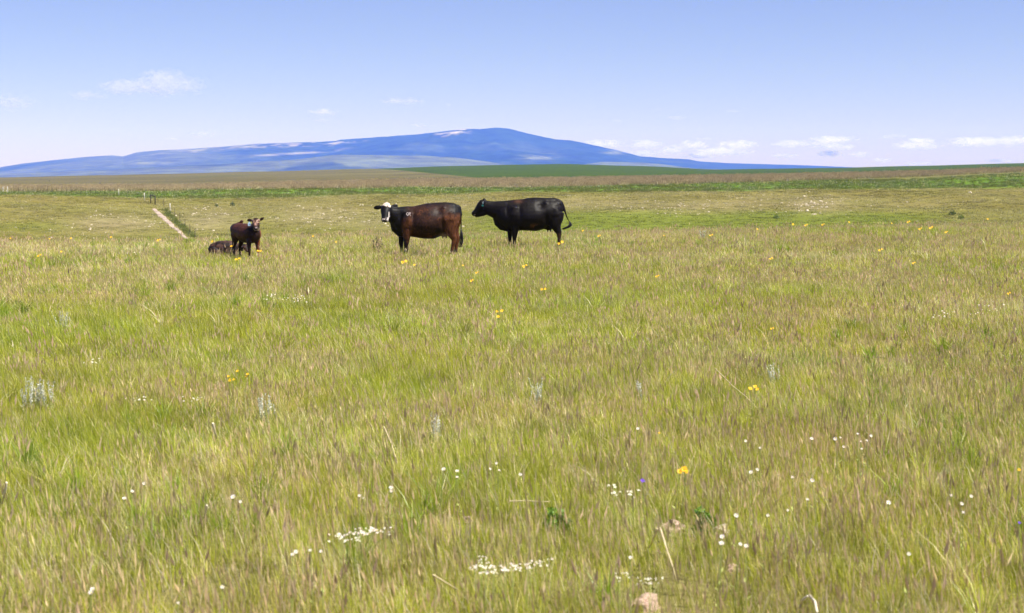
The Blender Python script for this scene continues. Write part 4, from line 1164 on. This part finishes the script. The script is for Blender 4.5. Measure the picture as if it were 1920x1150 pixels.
spike_plant('sage_plant', 76, 775, 62, .30, 24, SILVER, 'pale silvery sage plant at the left edge of the picture', 'plant', 1, .011)
spike_plant('sage_plant', 1452, 735, 22, .26, 7, SILVER, 'slim silvery sage plant near the yellow flower on the right', 'plant', 2)
spike_plant('sage_plant', 500, 790, 40, .24, 10, SILVER, 'silvery sage plant below the five yellow flowers', 'plant', 3)
spike_plant('sage_plant', 1005, 765, 26, .26, 9, SILVER, 'silvery sage plant in the middle of the meadow', 'plant', 4)
spike_plant('sage_plant', 815, 835, 34, .24, 8, SILVER, 'silvery sage plant above two white daisies in mid meadow', 'plant', 5)
spike_plant('sage_plant', 1204, 760, 12, .26, 5, SILVER, 'thin silvery sage plant right of mid meadow', 'plant', 8)
spike_plant('sage_plant', 120, 620, 24, .26, 8, SILVER, 'silvery sage plant at left, farther off than the large one', 'plant', 9)
spike_plant('sage_plant', 1318, 452, 8, .3, 6, SILVER, 'far silvery sage plant near the meadow edge', 'plant', 10, .02)
DARK = ((.05, .045, .03), (.10, .085, .05))
spike_plant('weed', 708, 474, 22, .40, 10, DARK, 'dark dead weed stalks left of the brown cow', 'weed', 6, .02)
spike_plant('weed', 782, 470, 26, .25, 7, DARK, 'dark stalks added as shadow between the legs of the brown cow', 'weed', 7, .02)  # dark stalks stand in for the cow's shadow on the grass
BROAD = ((.09, .19, .015), (.17, .28, .025))
spike_plant('weed', 1040, 1010, 50, .16, 16, BROAD, 'bright green leafy weed in the near grass by the small pink stone', 'weed', 11, .022)
spike_plant('weed', 1322, 1010, 34, .17, 12, BROAD, 'bright green leafy weed growing beside the pink fieldstone', 'weed', 12, .02)

# ------------------------------------------------------------------ wildflowers
M_YEL = simple_mat('yellow_petals', (.80, .46, .008), .6); M_ORG = simple_mat('orange_disc', (.55, .24, .01), .8)
M_WHT = simple_mat('white_petals', (.62, .58, .58), .6); M_CRM = simple_mat('cream_petals', (.58, .55, .42), .7)
M_STEM = simple_mat('green_stem', (.28, .31, .08), .7); M_VIO = simple_mat('violet_petals', (.16, .06, .5), .6)
def daisy_mesh(name, R, petals, mat, matc, cup=.25, seed=0):
    g = random.Random(seed); V, F, MI = [], [], []
    for k in range(petals):
        a = 2 * math.pi * k / petals + g.uniform(-.1, .1); w = math.pi / petals * 1.05
        r0, r1 = R * .25, R * g.uniform(.85, 1.05); up = R * cup * g.uniform(.2, 1)
        i = len(V)
        V += [(r0 * math.cos(a), r0 * math.sin(a), 0), (r1 * .7 * math.cos(a - w), r1 * .7 * math.sin(a - w), up * .6), (r1 * math.cos(a - w * .3), r1 * math.sin(a - w * .3), up), (r1 * math.cos(a + w * .3), r1 * math.sin(a + w * .3), up), (r1 * .7 * math.cos(a + w), r1 * .7 * math.sin(a + w), up * .6)]
        F.append((i, i + 1, i + 2, i + 3, i + 4)); MI.append(0)
    n = 8; i = len(V)
    for k in range(n): V.append((R * .33 * math.cos(6.283 * k / n), R * .33 * math.sin(6.283 * k / n), R * .02))
    for k in range(n): V.append((R * .22 * math.cos(6.283 * k / n), R * .22 * math.sin(6.283 * k / n), R * .16))
    for k in range(n):
        F.append((i + k, i + (k + 1) % n, i + n + (k + 1) % n, i + n + k)); MI.append(1)
    F.append(tuple(i + n + k for k in range(n))); MI.append(1)
    me = bpy.data.meshes.new(name); me.from_pydata(V, [], F); me.materials.append(mat); me.materials.append(matc)
    me.polygons.foreach_set('material_index', MI); me.update()
    return me
def stem_mesh(h, seed, leaves=4):
    g = random.Random(seed)
    lx, ly = g.uniform(-.04, .04), g.uniform(-.04, .04)
    V, F = loft([(0, 0, -.02, .0028, .0028), (lx * .4, ly * .4, h * .5, .0024, .0024), (lx, ly, h, .002, .002)], seg=5, side=(1, 0, 0))
    for k in range(leaves):
        t = .1 + .5 * g.random(); a = g.random() * 6.28; c = Vector((lx * t, ly * t, h * t)); L = .022 * (1 + g.random())
        d = Vector((math.cos(a), math.sin(a), .5)) * L; s = Vector((-math.sin(a), math.cos(a), 0)) * L * .14
        i = len(V); V += [c, c + d * .5 + s, c + d, c + d * .5 - s]; F.append((i, i + 1, i + 2, i + 3))
    me = bpy.data.meshes.new('stem'); me.from_pydata([tuple(v) for v in V], [], F); me.materials.append(M_STEM); me.update()
    return me, (lx, ly)
YEL = [daisy_mesh('yellow_head', 1.0, 11, M_YEL, M_ORG, .35, k) for k in range(3)]
WHT = [daisy_mesh('white_head', 1.0, 14, M_WHT, M_YEL, .45, k + 9) for k in range(3)]
CRM = [daisy_mesh('cream_head', 1.0, 9, M_CRM, M_CRM, .5, k + 19) for k in range(2)]
VIO = [daisy_mesh('violet_head', 1.0, 6, M_VIO, M_VIO, .9, 30)]

def flower(name, heads_px, hm, meshes, seed, tilt=.75):
    """one plant whose flower heads stand at the given picture points with the given widths"""
    g = random.Random(seed)
    u0 = sum(h[0] for h in heads_px) / len(heads_px); v0 = max(h[1] for h in heads_px)
    c = at_plane(u0, v0, hm)
    gz = float(hgt(c.x, c.y)); c = at_plane(u0, v0, hm + gz) if c.y < 55 else at_plane(u0, v0, hm)
    root = empty(name, (c.x, c.y, float(hgt(c.x, c.y))))
    z0 = root.location.z
    for (u, v, w) in heads_px:
        q = at_depth(u, v, c.y)
        h = max(q.z - z0, .08)
        sm, (lx, ly) = stem_mesh(h, g.randint(0, 9999), 3)
        st = link_mesh('stem', sm, root); st.location = (q.x - c.x - lx, -ly, 0)
        R = w * .5 * c.y / FPX * (.62 if meshes is YEL else .95)
        hd = link_mesh('flower_head', meshes[g.randrange(len(meshes))], root)
        hd.location = (q.x - c.x, 0, h); hd.scale = (R, R, R)
        hd.rotation_mode = 'ZYX'; hd.rotation_euler = (tilt + g.uniform(-.25, .35), g.uniform(-.3, .3), g.uniform(0, 6.28))
    return root

ORD = 'first second third fourth fifth sixth seventh eighth ninth tenth eleventh twelfth thirteenth fourteenth fifteenth sixteenth seventeenth eighteenth nineteenth twentieth'.split()
ORD += ['twenty-' + o for o in ORD[:9]] + ['thirtieth'] + ['thirty-' + o for o in ORD[:9]] + ['fortieth']
YELLOW = [([(1275, 884, 18), (1283, 880, 20), (1287, 885, 14)], 'orange yellow wildflower in the foreground, tallest and nearest of the yellow ones'),
    ([(1407, 729, 13), (1416, 725, 13), (1420, 730, 11)], 'yellow wildflower with three heads alone in the right meadow'),
    ([(428, 706, 9), (431, 713, 11), (438, 712, 8)], 'yellow wildflower, leftmost of the little group in the left meadow'),
    ([(445, 696, 9)], 'yellow wildflower, middle and highest of the little group in the left meadow'),
    ([(462, 706, 8), (464, 702, 9)], 'yellow wildflower, rightmost of the little group in the left meadow'),
    ([(932, 584, 9), (941, 583, 10)], 'yellow wildflower in mid meadow, upper of two'), ([(934, 594, 11)], 'yellow wildflower in mid meadow, lower of two'),
    ([(1016, 543, 9), (1022, 542, 8)], 'yellow wildflower in the meadow in front of the black cow, nearest of its row'),
    ([(1911, 881, 10)], 'yellow wildflower in the foreground at the right edge'),
    ([(755, 492, 10), (761, 490, 10)], 'large yellow wildflower right under the front legs of the brown cow'),
    ([(1048, 457, 9), (1054, 454, 10)], 'yellow wildflower touching the hind leg of the black cow'),
    ([(434, 462, 9)], 'yellow wildflower at the tail end of the lying calf'), ([(484, 471, 9), (489, 471, 7)], 'yellow wildflower in front of the standing calf\'s hooves'), ([(443, 487, 9), (449, 485, 8)], 'yellow wildflower in the grass below the standing calf'),
    ([(398, 453, 7)], 'yellow wildflower just above the lying calf')]
MID_Y = [(72, 480, 10), (115, 472, 7), (777, 497, 7), (868, 498, 6), (893, 512, 8), (883, 527, 9), (982, 500, 12), (1231, 519, 10), (1444, 486, 10), (1649, 470, 11), (1712, 494, 8), (1890, 551, 9), (1446, 617, 9), (1236, 812, 6)]
FAR_Y = [(20, 447, 6), (93, 448, 5), (133, 447, 6), (208, 445, 7), (296, 451, 9), (587, 443, 6), (630, 454, 5), (1093, 433, 7), (1122, 443, 8), (1245, 442, 5), (1332, 442, 9), (1420, 430, 6), (1487, 421, 7), (1510, 423, 8), (1542, 422, 8), (1592, 417, 6), (1672, 419, 5), (1702, 417, 8), (1724, 430, 9), (1744, 428, 10), (1773, 436, 8), (1852, 411, 6)]
for k, (hs, lab) in enumerate(YELLOW):
    tag(flower('yellow_wildflower', hs, .40, YEL, 500 + k), lab, 'flower', 'yellow wildflowers')
for lst, where, hm in ((sorted(MID_Y), 'among the scattered ones in the open middle meadow', .40), (sorted(FAR_Y), 'among those along the far edge of the meadow', .40)):
    for k, (u, v, w) in enumerate(lst):
        hs = [(u, v, w * .8), (u + w * .4, v - w * .2, w * .6)] if w > 7 else [(u, v, w)]
        tag(flower('yellow_wildflower', hs, hm, YEL, 600 + k), 'yellow wildflower, %s from the left %s' % (ORD[k], where), 'flower', 'yellow wildflowers')

WHITE = [(733, 915, 11), (734, 921, 9), (832, 880, 11), (857, 884, 10), (857, 895, 8), (931, 869, 7), (919, 880, 7), (936, 882, 6), (976, 890, 8), (270, 907, 8), (248, 922, 9), (233, 935, 11), (437, 932, 12), (451, 941, 8), (674, 930, 8), (681, 934, 5),
    (1408, 886, 10), (1420, 881, 8), (1522, 823, 9), (1566, 823, 10), (1576, 821, 6), (1582, 838, 7), (1608, 814, 6), (1625, 826, 6), (1633, 818, 8), (1614, 828, 5), (1616, 842, 6), (1523, 901, 11), (1514, 937, 8), (1477, 957, 7), (1486, 895, 7), (1425, 840, 6), (1398, 827, 7), (1666, 943, 13), (1784, 929, 7), (1821, 931, 9), (1803, 945, 10), (1806, 961, 7), (1704, 1039, 10), (1388, 1021, 10), (1399, 1024, 12), (1354, 1007, 13), (1353, 1019, 13), (1380, 967, 12), (1440, 967, 9), (1182, 1046, 10), (1196, 804, 8),
    (173, 1105, 12), (170, 1111, 13), (417, 1101, 10), (602, 1034, 9), (582, 1032, 9), (549, 1040, 10), (555, 1035, 11), (334, 1131, 7)]
fg = sorted([w for w in WHITE if w[1] >= 900]); bgw = sorted([w for w in WHITE if w[1] < 900])
for lst, where in ((fg, 'counting the lone ones in the foreground grass'), (bgw, 'counting the lone ones just beyond the foreground')):
    for k, (u, v, w) in enumerate(lst):
        tag(flower('white_daisy', [(u, v, w * .82)], .37, WHT, 700 + k, .7), 'white daisy, %s from the left %s' % (ORD[k], where), 'flower', 'white daisies')
# flat clusters of small white flowers
def cluster(name, u, v, wu, hv, n, px, hm, meshes, label, seed, group='clusters of small white flowers'):
    g = random.Random(seed)
    c = at_plane(u, v, hm); root = empty(name, (c.x, c.y, float(hgt(c.x, c.y))))
    hs = []
    for k in range(n):
        uu = u + wu * .5 * max(-1.1, min(1.1, g.gauss(0, .55))); vv = v + hv * .5 * g.uniform(-1, 1)
        q = at_plane(uu, vv, hm + g.uniform(-.02, .02)); hs.append(q)
        R = px * .5 * q.y / FPX * g.uniform(.45, .95)
        hd = link_mesh('flower_head', meshes[g.randrange(len(meshes))], root); hd.location = q - Vector((c.x, c.y, root.location.z)); hd.scale = (R, R, R)
        hd.rotation_mode = 'ZYX'; hd.rotation_euler = (.5 + g.uniform(-.4, .4), g.uniform(-.4, .4), g.uniform(0, 6))
    V, F = [], []
    for q in hs[::3]:
        p = q - Vector((c.x, c.y, root.location.z)); b = Vector((p.x * .75, p.y * .75, 0))
        v_, f_ = loft([(*b, .0014, .0014), (*((b + p) * .5), .0012, .0012), (*p, .001, .001)], seg=4, side=(1, 0, 0)); n_ = len(V); V += v_; F += [tuple(x + n_ for x in z) for z in f_]
    mesh_obj('stems', V, F, M_STEM, root)
    tag(root, label, 'flower', group)
cluster('white_flower_cluster', 650, 1008, 60, 18, 26, 7, .33, WHT + CRM, 'flat cluster of white flowers left of the middle foreground, its left half', 1)
cluster('white_flower_cluster', 695, 996, 70, 14, 34, 7, .33, CRM + WHT, 'flat cluster of white flowers left of the middle foreground, its right half', 2)
cluster('white_flower_cluster', 908, 1068, 60, 16, 34, 7, .33, WHT + CRM, 'flat cluster of white flowers at lower centre, leftmost of its bunch', 3)
cluster('white_flower_cluster', 902, 1050, 26, 14, 12, 6, .33, WHT + CRM, 'small cluster of white flowers at lower centre, just above the leftmost bunch', 4)
cluster('white_flower_cluster', 965, 1064, 60, 14, 34, 7, .33, CRM + WHT, 'flat cluster of white flowers at lower centre, middle of its bunch', 5)
cluster('white_flower_cluster', 1010, 1054, 50, 18, 18, 6, .33, WHT + CRM, 'loose cluster of white flowers at lower centre, rightmost of its bunch', 6)
cluster('white_flower_cluster', 1165, 1082, 40, 16, 12, 6, .33, CRM, 'faint cluster of white flowers left of the forked stalk foot', 7)
cluster('white_flower_cluster', 1215, 1090, 50, 14, 18, 6, .33, WHT + CRM, 'cluster of white flowers just above the lichened bottom stone', 8)
cluster('cream_flower_cluster', 1150, 920, 40, 24, 11, 8, .33, CRM, 'cream flower cluster left of the violet flower, the left bunch', 9)
cluster('cream_flower_cluster', 1186, 926, 20, 14, 7, 8, .33, CRM, 'cream flower cluster below the violet flower, the right bunch', 10)
cluster('white_flower_cluster', 508, 557, 40, 10, 16, 3.6, .3, WHT, 'far sprinkle of white flowers below the standing calf, left one', 11)
cluster('white_flower_cluster', 555, 560, 46, 14, 22, 3.6, .3, WHT, 'far sprinkle of white flowers below the standing calf, right one', 12)
cluster('white_flower_cluster', 1772, 590, 40, 14, 12, 4, .3, WHT, 'sprinkle of white flowers in the right meadow, left one', 13)
cluster('white_flower_cluster', 1850, 580, 60, 20, 18, 4, .3, WHT, 'sprinkle of white flowers in the right meadow, right one', 14)
cluster('white_flower_cluster', 172, 677, 26, 10, 9, 5, .28, CRM, 'small bunch of pale flowers far left in mid meadow', 15)
cluster('white_flower_cluster', 260, 748, 44, 8, 10, 5, .28, CRM + WHT, 'sparse pale flowers in the left meadow, left bunch', 16)
cluster('white_flower_cluster', 365, 748, 40, 10, 9, 5, .28, CRM + WHT, 'sparse pale flowers in the left meadow, right bunch', 17)
cluster('white_flower_cluster', 243, 475, 50, 6, 8, 3, .3, WHT, 'far sprinkle of white flowers left of the lying calf', 18)
tag(flower('violet_wildflower', [(1206, 903, 10)], .36, VIO, 901), 'single violet wildflower in the right foreground', 'flower')
tag(flower('violet_wildflower', [(1911, 981, 7)], .25, VIO, 902), 'single pale violet flower at the right edge', 'flower')

# dry stalks lying among the grass
M_DRY = simple_mat('bleached_dry_stalk', (.55, .45, .27), .8, 20, .2); M_DRYW = simple_mat('bleached_leaf', (.66, .58, .44), .8, 20, .2)
def stalk(paths_px, hm, rpx, label, mat=M_DRY, name='dry_stalk', Y=None):
    c = at_plane(*paths_px[0][0], hm[0]); root_y = c.y
    root = empty(name, (c.x, c.y, float(hgt(c.x, c.y))))
    for path in paths_px:
        ch = []
        for i, (u, v) in enumerate(path):
            t = i / (len(path) - 1); q = at_plane(u, v, hm[0] + (hm[1] - hm[0]) * t) - Vector(root.location)
            R = rpx * .5 * root_y / FPX; ch.append((*q, R * (1 - .35 * t), R * (1 - .35 * t)))
        V, F = loft(ch, seg=6, side=(1, 0, .2)); mesh_obj('stalk', V, F, mat, root)
    tag(root, label, 'dry stalk')
stalk([[(1238, 990), (1250, 1030), (1262, 1065), (1268, 1090)], [(1232, 992), (1224, 1012), (1219, 1026)]], (.30, .1), 3.4, 'forked pale dry stalk standing before the pink fieldstone')
stalk([[(955, 940), (985, 939), (1015, 941), (1030, 941)]], (.27, .27), 2.0, 'straw lying level across the grass in the middle foreground')
stalk([[(399, 794), (402, 808), (406, 822)]], (.26, .12), 4.5, 'short bleached leaf upright in the left meadow', M_DRYW)
stalk([[(12, 905), (9, 925), (4, 945)]], (.28, .12), 5, 'bent bleached leaf at the left edge', M_DRYW)
stalk([[(1500, 1140), (1505, 1125), (1514, 1118)], [(1518, 1117), (1528, 1128), (1532, 1148)]], (.12, .24), 6, 'arched bleached leaf at the bottom right', M_DRYW)
stalk([[(1340, 690), (1375, 725), (1400, 745), (1420, 766)]], (.3, .1), 1.5, 'long thin straw leaning beside the three-headed yellow flower')
stalk([[(720, 800), (735, 835), (747, 875)]], (.3, .1), 1.8, 'leaning thin straw in the grass left of mid meadow')
stalk([[(812, 1078), (835, 1092), (858, 1106)]], (.27, .15), 3.2, 'golden seed stalk bowed over in the lower middle foreground')
stalk([[(388, 948), (386, 960), (382, 972)]], (.24, .12), 4, 'pale upright dead leaf in the left foreground', M_DRYW)

# ------------------------------------------------------------------ clouds (beyond the haze)
def cloud_mat(name, dens, thr, scale):
    m, nt, N, L = new_mat(name)
    N.remove(N['Principled BSDF'])
    out = N['Material Output']
    tc = N.new('ShaderNodeTexCoord'); oi = N.new('ShaderNodeObjectInfo')
    ln = N.new('ShaderNodeVectorMath'); ln.operation = 'LENGTH'
    L.new(tc.outputs['Object'], ln.inputs[0])
    add = N.new('ShaderNodeVectorMath'); add.operation = 'ADD'
    ml = N.new('ShaderNodeMath'); ml.operation = 'MULTIPLY'; ml.inputs[1].default_value = 91.0
    L.new(oi.outputs['Random'], ml.inputs[0])
    geo = N.new('ShaderNodeNewGeometry')
    mp = N.new('ShaderNodeMapping'); mp.inputs['Scale'].default_value = (scale, scale, scale * 1.9)
    L.new(geo.outputs['Position'], mp.inputs['Vector'])
    L.new(mp.outputs[0], add.inputs[0]); L.new(ml.outputs[0], add.inputs[1])
    nz = N.new('ShaderNodeTexNoise'); nz.inputs['Scale'].default_value = 1.0; nz.inputs['Detail'].default_value = 6; nz.inputs['Roughness'].default_value = .58
    L.new(add.outputs[0], nz.inputs['Vector'])
    # shape: 1 at the heart, 0 at the rim, torn up by the noise
    a = N.new('ShaderNodeMath'); a.operation = 'MULTIPLY_ADD'; a.inputs[1].default_value = -1.0; a.inputs[2].default_value = 1.0
    L.new(ln.outputs['Value'], a.inputs[0])
    b = N.new('ShaderNodeMath'); b.operation = 'MULTIPLY_ADD'; b.inputs[1].default_value = 3.6; b.inputs[2].default_value = -thr
    L.new(nz.outputs['Fac'], b.inputs[0])
    c = N.new('ShaderNodeMath'); c.operation = 'ADD'; L.new(a.outputs[0], c.inputs[0]); L.new(b.outputs[0], c.inputs[1])
    d = N.new('ShaderNodeMapRange'); d.inputs['From Min'].default_value = 0.0; d.inputs['From Max'].default_value = .5; d.inputs['To Min'].default_value = 0; d.inputs['To Max'].default_value = dens
    L.new(c.outputs[0], d.inputs['Value'])
    e = N.new('ShaderNodeMapRange'); e.inputs['From Min'].default_value = 1.0; e.inputs['From Max'].default_value = .8
    L.new(ln.outputs['Value'], e.inputs['Value'])
    f = N.new('ShaderNodeMath'); f.operation = 'MULTIPLY'; L.new(d.outputs[0], f.inputs[0]); L.new(e.outputs[0], f.inputs[1])
    vs = N.new('ShaderNodeVolumeScatter'); vs.inputs['Anisotropy'].default_value = .2
    vs.inputs['Color'].default_value = (1, 1, 1, 1)
    L.new(f.outputs[0], vs.inputs['Density'])
    L.new(vs.outputs[0], out.inputs['Volume'])
    return m
M_PUFF = cloud_mat('bright_cloud', .0034, 2.05, .0055)
M_SOFT = cloud_mat('soft_cloud', .0013, 1.95, .0055)
M_WISP = cloud_mat('thin_cloud', .0012, 2.12, .0045)
bm = bmesh.new(); bmesh.ops.create_icosphere(bm, subdivisions=3, radius=1.0)
def cloud(u, v, w, h, mat, label, r=36000):
    c = at_depth(u, v, r)
    sx, sz = w * .5 * r / FPX * 1.25, h * .5 * r / FPX * 1.35
    me = bpy.data.meshes.new('cloud'); bm.to_mesh(me); me.materials.append(mat)
    o = link_mesh('cloud', me); o.location = c; o.scale = (sx, max(sx * .7, sz), sz)
    tag(o, label, 'cloud', 'clouds along the horizon' if u > 1080 and v > 240 else 'small clouds high over the left')
CLOUDS = [(306, 156, 96, 46, 2, 'largest cloud, a pinkish puff in the upper left sky'), (235, 163, 90, 26, 2, 'thin cloud trailing left of the large puff'), (165, 179, 80, 16, 1, 'thin low wisp left end of the trailing cloud'), (362, 160, 60, 34, 1, 'ragged wisp at the right side of the large puff'),
    (28, 193, 80, 30, 1, 'ragged wisp at the left edge of the sky'), (608, 210, 52, 12, 0, 'small bright flat cloud left of the mountain summit'), (602, 224, 34, 8, 1, 'faint wisp under the small bright flat cloud'), (755, 190, 84, 12, 1, 'flat grey wisp high above the mountain'), (838, 196, 18, 9, 1, 'tiny grey wisp right of the flat one above the mountain'),
    (385, 251, 66, 11, 1, 'flat wisp just above the long left ridge'), (325, 260, 32, 7, 1, 'short wisp low above the left ridge, left of a longer one'), (790, 235, 46, 8, 1, 'thin wisp just above the summit shoulder'),
    (1235, 205, 28, 5, 1, 'tiny flat cloud highest over the right sky'), (1375, 209, 28, 5, 1, 'tiny flat cloud right of the highest one'), (1270, 220, 44, 8, 1, 'small flat wisp between the two tiny clouds'), (1157, 227, 24, 5, 1, 'tiny flat cloud right above the falling ridge'),
    (1130, 271, 84, 16, 0, 'bright cloud touching the falling right ridge'), (1212, 271, 64, 16, 0, 'second bright cloud right of the ridge'), (1205, 288, 70, 12, 0, 'low bright cloud under the second one by the ridge'), (1262, 281, 50, 18, 0, 'third bright puff right of the ridge'), (1300, 272, 60, 16, 0, 'upper puff in the long cloud bank right of the ridge'), (1355, 284, 110, 15, 0, 'long flat bright cloud in the middle of the bank'), (1385, 271, 80, 14, 0, 'bright cloud on top of the long flat one'), (1310, 292, 70, 10, 0, 'low puff at the foot of the cloud bank'),
    (1322, 261, 44, 7, 1, 'grey wisp above the cloud bank'), (1485, 270, 70, 14, 0, 'small bright cloud right of the bank'), (1545, 272, 60, 14, 0, 'bright cloud left under the flat grey one'), (1563, 262, 90, 13, 0, 'flat cloud in the middle of the right sky'), (1470, 292, 54, 9, 0, 'low cloud near the horizon, left one'), (1560, 288, 50, 12, 0, 'low cloud near the horizon, middle one'), (1612, 289, 44, 9, 0, 'low cloud near the horizon, right one'), (1575, 276, 60, 10, 0, 'thin bright cloud under the flat middle cloud'),
    (1675, 256, 60, 9, 1, 'grey wisp high over the right horizon'), (1718, 273, 90, 15, 0, 'bright flat cloud in the right cloud bank, left one'), (1725, 264, 60, 9, 0, 'thin cloud on top of the right cloud bank'), (1655, 300, 40, 8, 0, 'faint low cloud close above the green ridge'), (1830, 266, 110, 17, 0, 'bright flat cloud in the right cloud bank, right one'), (1905, 263, 80, 16, 0, 'cloud at the right edge of the sky'), (1900, 273, 60, 9, 1, 'wisp below the cloud at the right edge'), (1720, 307, 60, 6, 0, 'sliver of cloud on the right horizon'), (1870, 302, 50, 7, 0, 'sliver of cloud at the far right above the ridge')]
for (u, v, w, h, k, lab) in CLOUDS:
    cloud(u, v, w, h, M_WISP if k == 1 else (M_SOFT if k == 2 else M_PUFF), lab)
bm.free()

# ------------------------------------------------------------------ haze
def haze():
    m, nt, N, L = new_mat('blue_air')
    N.remove(N['Principled BSDF'])
    pv = N.new('ShaderNodeVolumePrincipled')
    pv.inputs['Color'].default_value = (.085, .175, 1.0, 1)
    pv.inputs['Absorption Color'].default_value = (1, 1, 1, 1)      # scatters, does not absorb
    pv.inputs['Density'].default_value = 0.82e-4
    pv.inputs['Anisotropy'].default_value = 0.0
    L.new(pv.outputs[0], N['Material Output'].inputs['Volume'])
    x0, x1, y0, y1, z0, z1 = -24200, 24200, -24200, 24200, -95, 720
    V = [(x0, y0, z0), (x1, y0, z0), (x1, y1, z0), (x0, y1, z0), (x0, y0, z1), (x1, y0, z1), (x1, y1, z1), (x0, y1, z1)]
    F = [(3, 2, 1, 0), (4, 5, 6, 7), (0, 1, 5, 4), (1, 2, 6, 5), (2, 3, 7, 6), (3, 0, 4, 7)]
    o = mesh_obj('haze', V, F, m, shade=False)
    tag(o, kind='stuff')
haze()
